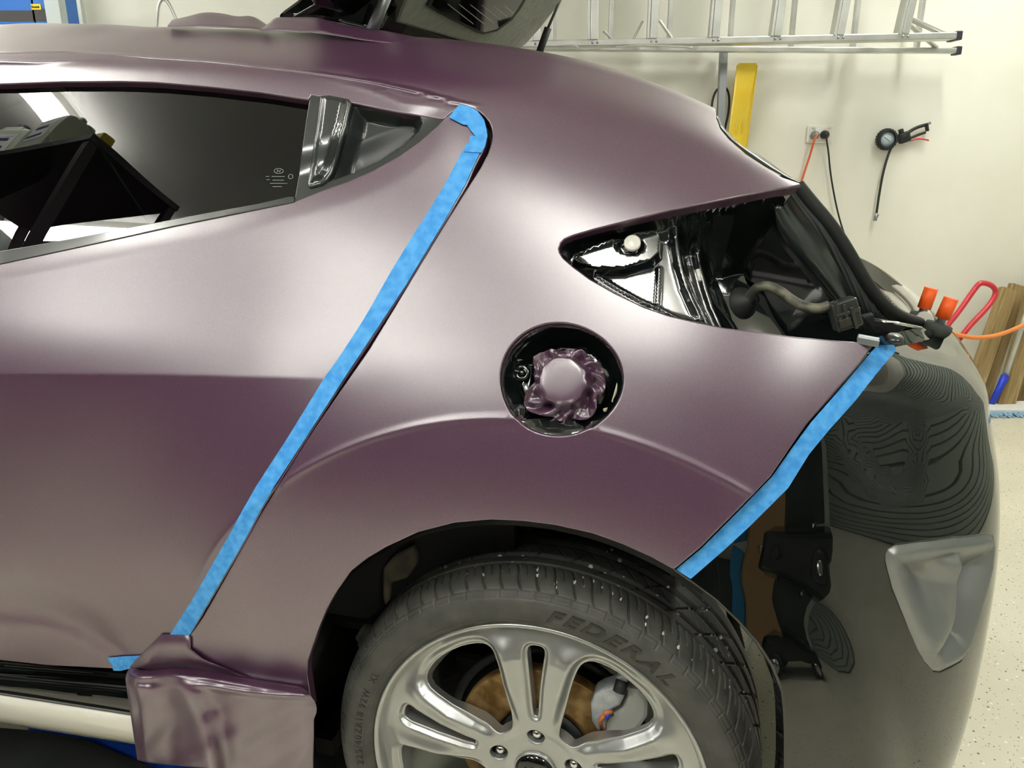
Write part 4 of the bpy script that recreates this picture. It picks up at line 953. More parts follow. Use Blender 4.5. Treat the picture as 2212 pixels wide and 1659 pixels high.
B_LL = [(1684, 436), (1700, 462), (1732, 506), (1764, 552), (1796, 600), (1822, 646), (1850, 690), (1880, 722), (1925, 728)]
B_3 = [(1676, 446), (1690, 486), (1712, 526), (1744, 566), (1778, 606), (1808, 642), (1836, 676), (1858, 712), (1880, 735)]
m_rib = mat('ribbed_black_plastic', (52, 56, 54), rough=.5)
wv = nd(m_rib, 'ShaderNodeTexWave', Scale=60.); wv.bands_direction = 'DIAGONAL'; lk(m_rib, objco(m_rib), wv.inputs['Vector'])
bn = nd(m_rib, 'ShaderNodeBump', Strength=.5, Distance=.002); lk(m_rib, wv.outputs[0], bn.inputs['Height']); lk(m_rib, bn.outputs[0], bs(m_rib).inputs['Normal'])
loft('gutter_trim', [([(u-4, v+3) for u, v in sealc], [y-.004 for y in Y1]), (B_L, [y-.012 for y in Y1])], m_rib)
loft('gutter_panel', [(B_L, [y-.012 for y in Y1]), ([((a+c)/2, (b+d)/2+2) for (a, b), (c, d) in zip(B_L, B_LL)], [y-.004 for y in Y1]), (B_LL, [y-.020 for y in Y1]), (B_3, [y-.03 for y in Y1]), ([(u-30, v-4) for u, v in B_3], [y+.03 for y in Y1])], M['piano'])
# thin black edge of the spoiler corner that shows above the panel edge
loft('opening_lip', [([(1545, 250), (1556, 277), (1575, 299), (1614, 333), (1655, 360), (1700, 384), (1733, 398)], [.30, .295, .285, .26, .24, .225, .215]),
                     ([(1551, 250), (1561, 275), (1600, 314), (1640, 335), (1672, 358), (1702, 381), (1733, 398)], [.34, .34, .34, .30, .27, .24, .215])], M['piano'])
# far parts of the tailgate opening
RG = [(1997, 694), (1982, 664), (1957, 638), (1925, 614), (1889, 590), (1856, 574)]; YG = [.42, .6, .8, 1.0, 1.2, 1.4]
MB().tube(chaikin([at_y(u, v, y) for (u, v), y in zip(RG, YG)], 2), [.016]*1 if False else .014, 12).build('opening_bead', M['white_paint'], car)
loft('sill_scuff_plate', [([(1990, 696), (1972, 664), (1945, 640), (1915, 618), (1885, 598), (1850, 582)], YG), ([(1975, 694), (1940, 664), (1915, 640), (1895, 622), (1876, 606), (1850, 592)], [y+.02 for y in YG])], M['white_paint'])
m_sl = mat('ribbed_grey_scuff_plate', (150, 150, 148), rough=.35, metal=.4)
wv = nd(m_sl, 'ShaderNodeTexWave', Scale=90.); lk(m_sl, objco(m_sl), wv.inputs['Vector']); bn = nd(m_sl, 'ShaderNodeBump', Strength=1., Distance=.003); lk(m_sl, wv.outputs[0], bn.inputs['Height']); lk(m_sl, bn.outputs[0], bs(m_sl).inputs['Normal'])
loft('ribbed_sill_panel', [([(1975, 694), (1940, 664), (1915, 640), (1895, 622), (1876, 606), (1850, 592)], [y+.02 for y in YG]), ([(1960, 694), (1925, 678), (1895, 660), (1875, 640), (1860, 620), (1845, 600)], [y+.05 for y in YG])], m_sl)
# glossy ledge where bumper meets the lamp seat
q1 = B2.inv([(1886, 746), (1922, 750), (1966, 744), (2004, 734), (2017, 729)]); P1 = B2.fn(q1[:, 0], q1[:, 1])
q2 = [at_y(1860, 733, .075), at_y(1900, 727, .10), at_y(1945, 716, .15), at_y(1985, 708, .22), at_y(2016, 712, .33)]
mid = (P1+np.array(q2))/2+np.array([0, 0, .004])
MB().sheet([chaikin(P1, 2), chaikin(mid, 2), chaikin(np.array(q2), 2)]).build('bumper_ledge', M['black_paint'], car, fix=False)
MB().beam(lp(1852, 728, .06), lp(1899, 737, .055), .010, .006, (0, 0, 1), .001).beam(lp(1852, 734, .055), lp(1899, 743, .05), .003, .008, (0, 0, 1), .0008).build('lamp_clip', M['steel'], car)
MB().lathe([(.0001, .004), (.008, .0035), (.010, .0015), (.010, -.002)], lp(1932, 731, .11), (0, -.3, 1), 20).build('ledge_grommet', M['piano'], car)
brk = MB(); BK = [(1862, 686), (1888, 680), (1890, 692), (1948, 702), (1946, 726), (1905, 720), (1892, 722)]
P0 = [at_y(u, v, .17) for u, v in BK]; P1 = [p+np.array([0, .02, 0]) for p in P0]; n = len(BK)
brk.add(P0+P1, [list(range(n)), list(range(n, 2*n))[::-1]]+[[i, (i+1) % n, n+(i+1) % n, n+i] for i in range(n)], False).build('lamp_bracket', M['dark'], car, bevel=.002)
MB().tube([lp(1889, 692, .16), lp(1940, 699, .15), lp(1990, 709, .18)], .0022, 8).build('bracket_edge', M['chrome'], car)
BW = [(1440, 395), (1700, 378), (1735, 398), (1790, 478), (1842, 575), (1880, 650), (1905, 700), (1890, 745), (1700, 745), (1440, 715)]
P0 = [at_y(u, v, .27) for u, v in BW]; P1 = [p+np.array([0, .01, 0]) for p in P0]; n = len(BW)
MB().add(P0+P1, [list(range(n)), list(range(n, 2*n))[::-1]]+[[i, (i+1) % n, n+(i+1) % n, n+i] for i in range(n)], False).build('boot_side_trim', M['gloss_panel'], car)
backing(S_, 'lamp_seat_backing', [(1190, 560), (1195, 520), (1300, 470), (1500, 430), (1720, 385), (1800, 430), (1880, 640), (1890, 760), (1500, 725), (1300, 650)], off=-.16, m_=M['dark'])

# ================================================================== tailgate
def onplane(u, v, P0, n_): d = ray(u, v); return CC+d*(((P0-CC)@n_)/(d@n_))
HF = at_y(1081, 116, 1.4); HN = at_y(834, 34, .55); GD = at_y(1201, 0, 1.4)-HF; GD /= np.linalg.norm(GD)
gn = np.cross(HN-HF, GD); gn /= np.linalg.norm(gn); gn = gn if gn@(CC-HF) > 0 else -gn
tg = bpy.data.objects.new('tailgate', None); COL.objects.link(tg); tg.parent = car; tg.empty_display_size = .05
def slab(name, L, m_, d0, d1, parent=tg, bevel=.0):
    P0 = [onplane(u, v, HF, gn)+gn*d0 for u, v in L]; P1 = [onplane(u, v, HF, gn)+gn*d1 for u, v in L]; n = len(L)
    return MB().add(P0+P1, [list(range(n)), list(range(n, 2*n))[::-1]]+[[i, (i+1) % n, n+(i+1) % n, n+i] for i in range(n)], False).build(name, m_, parent, bevel=bevel)
slab('tailgate_shell', [(800, 62), (700, 38), (690, -160), (900, -420), (1300, -420), (1330, -180), (1203, 0), (1168, 48), (1135, 86), (1104, 112), (1081, 119), (1050, 113), (930, 80), (860, 64)], M['black_paint'], -.07, -.02, bevel=.006)
slab('inner_trim', [(838, 32), (850, 0), (900, -120), (1000, -300), (1290, -300), (1300, -160), (1196, 0), (1160, 46), (1128, 82), (1100, 104), (1078, 106), (1040, 92), (940, 62)], M['trim_grey'], -.02, .02, bevel=.008)
slab('trim_seal', [(834, 30), (845, 33), (940, 66), (1040, 97), (1078, 110), (1082, 118), (1060, 114), (940, 84), (828, 58)], M['rubber'], -.02, .012, bevel=.004)
slab('rear_glass_frame', [(905, -10), (925, 4), (1015, 52), (1030, 56), (1060, 50), (1092, 27), (1112, 0), (1180, -120), (1120, -200), (980, -160)], M['rubber'], .018, .024)
gls = slab('rear_glass', [(915, -12), (930, 0), (1020, 46), (1031, 50), (1057, 44), (1086, 24), (1103, 0), (1165, -115), (1115, -190), (985, -150)], mat('dark_heated_glass', (10, 12, 12), rough=.06, spec=.12), .024, .026)
m_hw = mat('heater_wire', (150, 150, 140), rough=.4)
for k, L_ in enumerate((46, 46, 42, 34, 26, 16)):
    a = (948+25*k, -16+1.5*k); b_ = (a[0]+L_*1.25, a[1]+L_)
    MB().tube([onplane(*a, HF, gn)+gn*.0268, onplane(*b_, HF, gn)+gn*.0268], .0008, 6).build('heater_line', m_hw, gls)
NE = [(594, 36), (612, 20), (640, 0), (700, -60), (905, -60), (885, 0), (860, 8), (836, 34), (822, 62), (800, 62), (760, 55), (700, 42), (640, 40)]
P0 = [at_y(u, v, .42+.0004*(u-594)) for u, v in NE]; P1 = [p+np.array([0, .10, 0]) for p in P0]; n = len(NE)
MB().add(P0+P1, [list(range(n)), list(range(n, 2*n))[::-1]]+[[i, (i+1) % n, n+(i+1) % n, n+i] for i in range(n)], False).build('hinge_corner', M['black_paint'], tg, bevel=.006)
MB().beam(at_y(640, 38, .415), at_y(700, 4, .415), .004, .02, (0, 1, 0), .002).beam(at_y(735, 44, .45), at_y(790, 56, .45), .004, .012, (0, 1, 0), .002).build('hinge_arm', M['piano'], tg)
st = MB().tube([at_y(800, 75, .40), at_y(842, -30, .40)], .0098, 16).build('gas_strut', M['steel'], car)
st2 = MB().tube([at_y(1152, 150, 1.36), at_y(1184, 60, 1.36)], .0100, 12).build('gas_strut', M['rubber'], car)
MB().tube([at_y(1184, 60, 1.36), at_y(1230, -45, 1.36)], .0038, 10).build('strut_rod', M['steel'], st2)

# loose film edge along the roof
def film_edge(name, bot, top, yb, yt, label, wav=.004):
    R = []
    for k in range(6):
        t = k/5; L = []
        for i, (a, b) in enumerate(zip(bot, top)):
            u, v = a[0]+(b[0]-a[0])*t, a[1]+(b[1]-a[1])*t; L.append(at_y(u, v, yb+(yt-yb)*t+wav*math.sin(i*1.7+t*2)*t))
        R.append(chaikin(L, 2))
    o = MB().sheet(R).build(name, M['film'], None, fix=False, solid=.0006); return tag(o, label, 'wrap film')
film_edge('roof_wrap_film', [(360, 58), (400, 58), (441, 59), (486, 60), (512, 61), (545, 62), (575, 65)], [(372, 43), (405, 36), (441, 26), (482, 29), (512, 37), (545, 33), (577, 54)], .30, .36, 'puckered purple film edge standing up along the roof')
film_edge('roof_wrap_film', [(560, 66), (594, 66), (640, 68), (700, 73), (745, 80), (790, 88), (830, 92), (866, 96), (904, 101), (938, 106)], [(574, 56), (594, 37), (623, 38), (680, 37), (705, 44), (745, 53), (790, 62), (830, 66), (895, 80), (934, 88)], .29, .335, 'trimmed purple film edge lying along the roof below the open tailgate', .001)

# ================================================================== far side and inside of the car
def far_fn(x, t): P = side_fn(x, t); P[:, 1] = 1.7-P[:, 1]; return P
SF = Surf(far_fn, -1.95, .5, 0, 12, (1, .12), flip=True, n=(60, 60))
far_o = [(-1.9, 1.0), (-1.9, 5.2), (-.1, 5.8), (-.2, 7.6), (-1.9, 8.0), (-1.9, 11.99), (-.5, 11.99), (-.42, 10.9), (.12, 10.6), (.30, 8.), (.12, 5.2), (.38, 5.0), (.3, 3.4), (.2, 2.6), (0, 3.1), (-.25, 2.6), (-.36, 1.0)]
far_w = [(-1.88, 5.25), (-.12, 5.85), (-.22, 7.55), (-1.88, 7.95)]
panel(SF, 'far_window_glass', M['glass'], car, far_w, step=.06, off=-.01, depth=.004, r=.0005)
panel(SF, 'far_side_panel', M['film'], car, far_o, step=.04, bstep=.03, depth=.014, r=.002)
MB().box((-1.2, .85, 1.335), (1.4, 1.0, .012)).build('headliner', M['plastic'], car)
MB().box((-.32, .85, .62), (.10, 1.30, .72), Matrix.Rotation(-.25, 3, 'Y'), .03).box((-.55, .85, .42), (.5, 1.3, .14), None, .03).build('rear_seat', mat('black_seat_cloth', (30, 32, 32), rough=.9), car)
MB().box((-.27, .42, 1.06), (.09, .24, .16), Matrix.Rotation(-.2, 3, 'Y'), .035).build('seat_headrest', mat('black_headrest_cloth', (34, 36, 36), rough=.9), car)
MB().box((-1.12, .40, .62), (.12, .50, .75), Matrix.Rotation(-.28, 3, 'Y'), .05).box((-1.02, .40, 1.12), (.10, .26, .18), Matrix.Rotation(-.25, 3, 'Y'), .04).build('front_seat', bpy.data.materials['black_seat_cloth'], car)
MB().box((.1, .85, .50), (.75, 1.2, .02)).box((-.2, .09, .6), (.3, .02, .25)).build('boot_floor', M['dark'], car)
MB().tube(chaikin([(-.80, .20, 1.27), (-.74, .19, 1.20), (-.68, .17, 1.12), (-.60, .14, 1.04), (-.52, .12, .98)], 2), .003, 6).build('seat_belt', M['black_cord'], car)

# small etched maker's mark in the corner of the door glass
def gz(u, v): q_ = SB.inv([(u, v)]); return SB.at(q_, -.0112)[0]
m_e = mat('etched_glass_mark', (150, 160, 152), rough=.6)
em = MB().tube([gz(593+10*math.cos(a), 362+5.5*math.sin(a)) for a in np.linspace(0, 2*PI, 24, endpoint=False)], .0004, 5, closed=True)
em.tube([gz(589, 365), gz(591, 359)], .0004, 5).tube([gz(595, 365), gz(597, 359)], .0004, 5).tube([gz(590, 362), gz(596, 362)], .0004, 5)
for (x0, x1, y) in ((565, 572, 374), (578, 606, 374), (566, 573, 381), (580, 604, 382), (574, 612, 389), (580, 600, 396)): em.tube([gz(x0, y), gz(x1, y)], .0004, 5)
em.tube([gz(619+5*math.cos(a), 374+5*math.sin(a)) for a in np.linspace(0, 2*PI, 16, endpoint=False)], .0004, 5, closed=True)
em.build('etched_mark', m_e, door_glass)

# ================================================================== things on and by the back wall
def W3(u, v, Y=WALL_Y-.03): return wpt(u, v, Y)
def wprism(mb, L, Y0, Y1, smooth=False):
    P0 = [wpt(u, v, Y0) for u, v in L]; P1 = [p+np.array([0, Y1-Y0, 0]) for p in P0]; n = len(L)
    return mb.add(P0+P1, [list(range(n)), list(range(n, 2*n))[::-1]]+[[i, (i+1) % n, n+(i+1) % n, n+i] for i in range(n)], smooth)
# ladder hung on its side
YA, YB = 3.42, 3.66
lad = empty('step_ladder', tuple(wpt(1600, 90, 3.5)), 'aluminium step ladder hung sideways across the top of the wall', 'ladder')
LO = np.array(lad.location)
def lpart(name, mb, m_, **k):
    for a in mb.v: a -= LO
    return mb.build(name, m_, lad, **k)
railA = [wpt(1120, 98, YA), wpt(2062, 79, YA)]; railB = [wpt(1120, 104, YB), wpt(2066, 110, YB)]
lpart('ladder_rail', MB().beam(railA[0], railA[1], .075, .026, (0, 0, 1), .004), M['alu'])
lpart('ladder_rail', MB().beam(railB[0], railB[1], .045, .022, (0, 0, 1), .004), M['alu'])
H_ = np.array([0, 0, .46])
lpart('ladder_rail', MB().beam(railA[0]+H_*1.05, railA[1]+H_, .075, .026, (0, 0, 1), .004), M['alu'])
lpart('ladder_rail', MB().beam(railB[0]+H_*1.05, railB[1]+H_, .045, .022, (0, 0, 1), .004), M['alu'])
for a, b in ((railA, .084), (railB, .054)): pass
m_cap = mat('dark_foot_cap', (48, 40, 58), rough=.5)
for rl, w_ in ((railA, .080), (railB, .050)):
    d = (rl[1]-rl[0])/np.linalg.norm(rl[1]-rl[0]); lpart('foot_cap', MB().beam(rl[1]-d*.012, rl[1]+d*.012, w_, .034, (0, 0, 1), .004), m_cap)
for k, u in enumerate((1160, 1282, 1408, 1540, 1672, 1806, 1944)):
    t = (wpt(u, 90, YA)[0]-railA[0][0])/(railA[1][0]-railA[0][0]); p = railA[0]+(railA[1]-railA[0])*t; lean = np.array([.012*(k-2), 0, 0])
    mb = MB().beam(p+(0, 0, .01), p+H_+lean, .030, .085, (0, 1, 0), .003).beam(p+(.0-.022, -.035, .01), p+H_+lean+(-.022, -.035, 0), .010, .02, (0, 1, 0), .001)
    lpart('ladder_rung', mb, M['alu'])
    for s_ in (-.009, .009):
        pass
    lpart('rung_rivet', MB().lathe([(.0001, -.003), (.004, -.002), (.005, 0)], p+(-.008, -.040, 0), (0, 1, 0), 12).lathe([(.0001, -.003), (.004, -.002), (.005, 0)], p+(.012, -.040, 0), (0, 1, 0), 12), M['steel'])
    t2 = (wpt(u+36, 100, YB)[0]-railB[0][0])/(railB[1][0]-railB[0][0])
    if t2 < .97:
        p2 = railB[0]+(railB[1]-railB[0])*t2; lpart('rear_brace_bar', MB().beam(p2, p2+H_, .018, .03, (0, 1, 0), .003), M['alu'])
lpart('corner_brace', MB().beam(wpt(1946, 32, YA+.02), wpt(2040, 74, YA+.02), .012, .04, (0, 1, 0), .003), M['alu'])
lpart('corner_brace', MB().beam(wpt(1955, 46, YA+.12), wpt(2022, 102, YB-.02), .010, .03, (0, 1, 0), .003), M['alu'])
for a, b in (((1388, 46), (1368, 84)), ((1424, 44), (1452, 84)), ((1303, 66), (1324, 86))):
    lpart('diagonal_brace', MB().beam(wpt(*a, YA+.08), wpt(*b, YA+.08), .008, .026, (0, 1, 0), .002), M['alu'])
lpart('spreader_bar', MB().tube(chaikin([wpt(1215, 99, YA-.05), wpt(1240, 98, YA-.05), wpt(1248, 103, YA-.05)], 1), .004, 6).tube(chaikin([wpt(1330, 102, YA-.05), wpt(1365, 99, YA-.05), wpt(1372, 97, YA-.05), wpt(1440, 100, YA-.05), wpt(1475, 101, YA-.05), wpt(1496, 103, YA-.05)], 1), .004, 6), M['alu'])

# square tube, cable, yellow panel
o = MB().beam(wpt(1563, 110, 3.74), np.r_[wpt(1543, 700, 3.62)[:2], .0], .032, .032, (0, 1, 0), .002).build('square_steel_tube', M['steel'], world=True)
tag(o, 'grey square steel tube leaning on the wall left of the yellow panel', 'metal tube')
o = MB().tube(chaikin([wpt(1537, 300, 3.77), wpt(1536, 232, 3.77), wpt(1543, 200, 3.77), wpt(1556, 187, 3.77), wpt(1569, 188, 3.765), wpt(1576, 208, 3.77), wpt(1574, 245, 3.77), wpt(1565, 280, 3.77), wpt(1558, 330, 3.77)], 3), .005, 8).build('hanging_cable_loop', M['black_cord'], world=True)
tag(o, 'black cable loop hanging on the wall behind the square steel tube', 'cable')
yp = empty('yellow_sheet', tuple(wpt(1600, 330, 3.7)), 'tall yellow painted steel sheet with two pressed vents leaning on the wall', 'metal sheet')
LO = np.array(yp.location)
def yoff(mb):
    for a in mb.v: a -= LO
    return mb
bl_, br_ = wpt(1530, 640, 3.62), wpt(1572, 640, 3.62)
mb = MB(); P0 = [wpt(1592, 141, 3.72), wpt(1597, 136, 3.72), wpt(1635, 136, 3.72), wpt(1634, 153, 3.72), wpt(1632, 170, 3.72), br_, bl_]
P1 = [p+np.array([0, .004, 0]) for p in P0]; n = len(P0)
yoff(mb.add(P0+P1, [list(range(n)), list(range(n, 2*n))[::-1]]+[[i, (i+1) % n, n+(i+1) % n, n+i] for i in range(n)], False)).build('panel_face', M['yellow'], yp)
yoff(MB().beam(wpt(1593, 142, 3.735), bl_+(0, .015, 0), .03, .003, (1, 0, 0)).beam(wpt(1634, 142, 3.735), br_+(0, .015, 0), .03, .003, (1, 0, 0))).build('folded_edge', M['yellow'], yp)
for u in (1590, 1603):
    yoff(MB().tube(chaikin([wpt(u+2, 258, 3.705), wpt(u, 275, 3.695), wpt(u-2, 293, 3.70)], 2), .010, 10, squash=.6)).build('vent_louvre', M['yellow'], yp)
    yoff(MB().beam(wpt(u+7, 262, 3.703), wpt(u+4, 292, 3.702), .004, .004)).build('louvre_slot', M['plastic'], yp)

# wall outlet with plugs and leads
def rel(mb, o):
    L = np.array(o.location)
    for a in mb.v: a -= L
    return mb
oc = wpt(1770, 290, WALL_Y); ot = empty('wall_outlet', tuple(oc), 'white double power outlet on the back wall', 'power outlet')
MB().box((0, -.006, 0), (.122, .012, .078), None, .004).build('outlet_plate', M['outlet'], ot)
MB().box((0, -.013, -.002), (.104, .004, .056), None, .002).build('outlet_face', M['outlet'], ot)
for s_ in (-.034, .036): MB().box((s_, -.017, .027), (.016, .006, .008), None, .0015).build('outlet_switch', mat('outlet_switch_%d' % (s_ > 0), (226, 214, 206) if s_ > 0 else (214, 216, 210), rough=.4), ot)
pa = wpt(1760, 292, WALL_Y-.02); o = MB().lathe([(.0001, -.03), (.010, -.028), (.016, -.012), (.020, -.006), (.020, .004)], pa, (0, 1, 0), 8).build('grey_power_plug', M['steel'], world=True); tag(o, 'clear grey plug in the left socket feeding the orange lead', 'plug')
pb = wpt(1781, 291, WALL_Y-.02); o = MB().lathe([(.0001, -.03), (.012, -.028), (.018, -.014), (.019, .004)], pb, (0, 1, 0), 20).build('black_power_plug', M['black_cord'], world=True); tag(o, 'round black plug in the right socket', 'plug')
o = MB().tube(chaikin([pa+(0, -.03, 0), wpt(1759, 302, 3.74), wpt(1750, 335, 3.765), wpt(1738, 370, 3.77), wpt(1729, 400, 3.77), wpt(1712, 460, 3.76), wpt(1690, 560, 3.74), np.r_[wpt(1680, 620, 3.7)[:2], .012], np.array([1.5, 3.62, .012])], 3), .0048, 8).build('orange_extension_lead', M['orange_cord'], world=True)
tag(o, 'orange extension lead running down the wall from the outlet', 'cord')
o = MB().tube(chaikin([pb+(0, -.03, 0), wpt(1785, 300, 3.745), wpt(1790, 330, 3.77), wpt(1793, 370, 3.775), wpt(1805, 440, 3.775), wpt(1818, 490, 3.77), wpt(1832, 528, 3.77), wpt(1846, 562, 3.765), wpt(1870, 640, 3.76), wpt(1900, 740, 3.74), np.r_[wpt(1910, 800, 3.68)[:2], .012], np.array([1.95, 3.62, .012])], 3), .0042, 8).build('black_power_lead', M['black_cord'], world=True)
tag(o, 'thin black lead curving down the wall from the outlet', 'cord')

# tyre inflator gauge hung on the wall
gc = wpt(1914, 301, WALL_Y-.03); gt = empty('tyre_inflator', tuple(gc), 'tyre inflator gun with round gauge and hose hanging on the wall', 'tyre inflator')
def gp(u, v, Y=WALL_Y-.03): return wpt(u, v, Y)-gc
prof_ = [(.0001, -.012), (.033, -.012), (.034, -.022), (.040, -.024), (.045, -.018), (.046, .004), (.040, .014), (.0001, .015)]
bez = MB().lathe(prof_[2:], (0, 0, 0), (0, 1, 0), 40)
for k in range(22):
    a = 2*PI*k/22; bez.box((.0455*math.cos(a), -.006, .0455*math.sin(a)), (.005, .022, .006), Matrix.Rotation(-a, 3, 'Y'), .001)
bez.build('gauge_bezel', M['rubber'], gt)
fc_ = MB().lathe([(.0001, -.012), (.0345, -.012), (.0345, -.008)], (0, 0, 0), (0, 1, 0), 40).build('gauge_dial', M['gauge_face'], gt)
MB().beam((-.016, -.0135, .010), (.014, -.0135, -.010), .0022, .001).build('gauge_needle', M['dark'], fc_)
MB().tube([gp(1935, 300), gp(1952, 296), gp(1962, 290)], [.013, .018, .016], 12).box(gp(1953, 297), (.05, .03, .045), Matrix.Rotation(-.35, 3, 'Y'), .006).box(gp(1947, 286), (.018, .02, .03), Matrix.Rotation(-.35, 3, 'Y'), .003).build('gun_body', M['plastic'], gt)
hp = [gp(1960, 290), gp(1976, 280), gp(1990, 275), gp(2002, 272)]
MB().tube([p+(0, 0, .006) for p in chaikin(hp, 2)], .0075, 10).tube([p+(0, 0, -.012) for p in chaikin([gp(1964, 294), gp(1982, 286), gp(2000, 280)], 2)], .006, 10).box(gp(2002, 275), (.010, .022, .036), Matrix.Rotation(-.3, 3, 'Y'), .003).build('gun_grip', M['plastic'], gt)
MB().tube([gp(2003, 268), gp(2010, 265)], .0055, 10).build('air_fitting', M['steel'], gt)
MB().beam(gp(1948, 306), gp(1968, 305), .008, .012, bev=.002).build('trigger_pivot', M['alu'], gt)
MB().tube(chaikin([gp(1966, 305), gp(1978, 300), gp(1992, 300), gp(2006, 303)], 2), [.0045]*3+[.006]*30 if False else .005, 8, squash=.7).build('trigger_lever', M['red'], gt)
MB().tube(chaikin([gp(1932, 308), gp(1925, 318), gp(1915, 345), gp(1906, 380), gp(1899, 420), gp(1893, 462)], 3), .0055, 10).build('air_hose', M['black_cord'], gt)
MB().tube([gp(1893, 460), gp(1890, 477)], .008, 10).beam(gp(1892, 474), gp(1898, 464), .004, .004).build('hose_chuck', M['steel'], gt)

# timber planks
for k, (ul, ur, vt, vb, ub, Yt, Yb, lab) in enumerate(((2160, 2197, 622, 860, 2072, 3.66, 3.50, 'front brown plank leaning at the left of the timber bundle'),
        (2181, 2218, 613, 860, 2098, 3.72, 3.60, 'taller brown plank standing behind the front plank'),
        (2212, 2252, 640, 880, 2148, 3.64, 3.50, 'brown plank at the right edge beside the mop pole'),
        (2244, 2290, 600, 880, 2190, 3.72, 3.60, 'brown plank partly cut off by the right edge of the view'))):
    a, b = wpt(ul, vt, Yt), wpt(ur, vt+6, Yt); cb = fpt(ub, 862+0*k, .0); w_ = b[0]-a[0]
    top = (a+b)/2; bot = np.array([wpt(ub, vb, Yb)[0]+w_/2, Yb, .0]); d = top-bot
    L = float(np.linalg.norm(d)); R = Vector(d).to_track_quat('Z', 'X').to_matrix()
    R = Matrix.Rotation(math.atan2(d[0], d[2]), 3, 'Y') @ Matrix.Rotation(-math.atan2(d[1], math.hypot(d[0], d[2])), 3, 'X')
    o = MB().box((0, 0, L/2+.012), (w_*.93, .034, L), None, .003).build('timber_plank', M['wood'], world=True)
    o.location = tuple(bot); o.rotation_euler = R.to_euler(); tag(o, lab, 'plank', 'brown timber planks')

# red hand truck handle with hose
rt = empty('hand_truck', (float(wpt(2060, 700, 3.3)[0]), 3.3, 0.), 'red tubular hand truck with looped handle standing behind the car', 'hand truck')
LO = np.array(rt.location)
ph_ = [wpt(1985, 815, 3.2), wpt(2043, 706, 3.25), wpt(2068, 678, 3.26), wpt(2108, 620, 3.3), wpt(2120, 609, 3.3), wpt(2146, 617, 3.3), wpt(2153, 634, 3.3), wpt(2134, 664, 3.28), wpt(2080, 718, 3.25), wpt(2010, 830, 3.2)]
ph_ = [np.r_[ph_[0][:2]-[.35, .1], .03]]+ph_+[np.r_[ph_[-1][:2]-[.30, .1], .03]]
MB().tube([p-LO for p in chaikin(ph_, 3)], .0115, 12).build('tube_frame', M['red'], rt)
MB().box(np.array(ph_[0])-LO+(.06, -.08, -.018), (.34, .2, .012), None, .003).build('toe_plate', M['red'], rt)
o = MB().tube(chaikin([wpt(2030, 712, 3.22), wpt(2070, 724, 3.22), wpt(2110, 731, 3.24), wpt(2160, 724, 3.28), wpt(2212, 702, 3.32), wpt(2290, 660, 3.4), wpt(2360, 640, 3.5)], 3), .009, 10).build('orange_air_hose', M['orange_hose'], world=True)
tag(o, 'orange air hose sagging across in front of the planks', 'hose')

# mop
mp_ = empty('floor_mop', (float(fpt(2150, 885)[0]), float(fpt(2150, 885)[1]), 0), 'flat blue fringed mop with silver pole resting on the floor', 'mop')
LO = np.array(mp_.location)
y_far, y_near = float(fpt(2180, 866)[1]), float(fpt(2180, 912)[1]); xl = float(fpt(2110, 890)[0]); xr_ = xl+.80
MB().box(((xl+xr_)/2-LO[0], (y_far+y_near)/2-LO[1], .022), (xr_-xl-.04, abs(y_far-y_near)*.42, .016), None, .004).build('mop_plate', M['mop_white'], mp_)
def fringe(yc, sgn_):
    mb = MB(); rg_ = np.random.default_rng(5+int(sgn_ > 0))
    for k in range(170):
        x = xl+(xr_-xl)*k/169+rg_.uniform(-.003, .003)-LO[0]; l = rg_.uniform(.05, .075)
        mb.tube([(x, yc-LO[1], .02), (x+rg_.uniform(-.01, .01), yc-LO[1]+sgn_*l*.5, .014), (x+rg_.uniform(-.02, .02), yc-LO[1]+sgn_*l, .005)], [.0045, .004, .002], 5)
    return mb
fringe((y_far+y_near)/2+.035, 1).build('mop_fringe', M['mop'], mp_, fix=False); fringe((y_far+y_near)/2-.035, -1).build('mop_fringe', M['mop'], mp_, fix=False)
s0 = fpt(2142, 872, .03); s1 = wpt(2172, 812, s0[1]+.02); s2 = wpt(2225, 650, s0[1]+.12)
MB().tube([s0-LO, (s0+s1)/2-LO, s1-LO], [.014, .015, .019], 14).build('pole_socket', M['blue_plastic'], mp_)
MB().tube([s1-LO, s2-LO, s2+(s2-s1)*1.2-LO], .0125, 12).build('mop_pole', M['alu'], mp_)

# suction handles standing on the rear of the car
for (hu, hv, bu, bv, y, lab) in ((2055, 644, 2032, 696, .34, 'larger orange-handled suction puller with dark disc on the bumper top'), (2012, 622, 1993, 674, .44, 'farther orange-handled suction puller on the bumper top')):
    b_ = to_world(at_y(bu, bv, y)[None])[0]; h_ = to_world(at_y(hu, hv, y)[None])[0]; d = (h_-b_)/np.linalg.norm(h_-b_)
    st_ = empty('suction_puller', tuple(b_), lab, 'suction puller', 'orange suction pullers')
    k = .52 if y < .4 else .46
    MB().tube([d*.006, h_-b_], .0100, 16).build('orange_grip', M['orange'], st_)
    MB().tube([d*-.005, d*.014], .006, 10).build('handle_neck', M['steel'], st_)
    MB().lathe([(.0001, .0), (.034*k, -.003), (.036*k, -.008), (.034*k, -.014), (.022*k, -.024), (.001, -.024)], (0, 0, 0), (.25, -.1, 1), 32).build('suction_disc', M['belt'], st_)

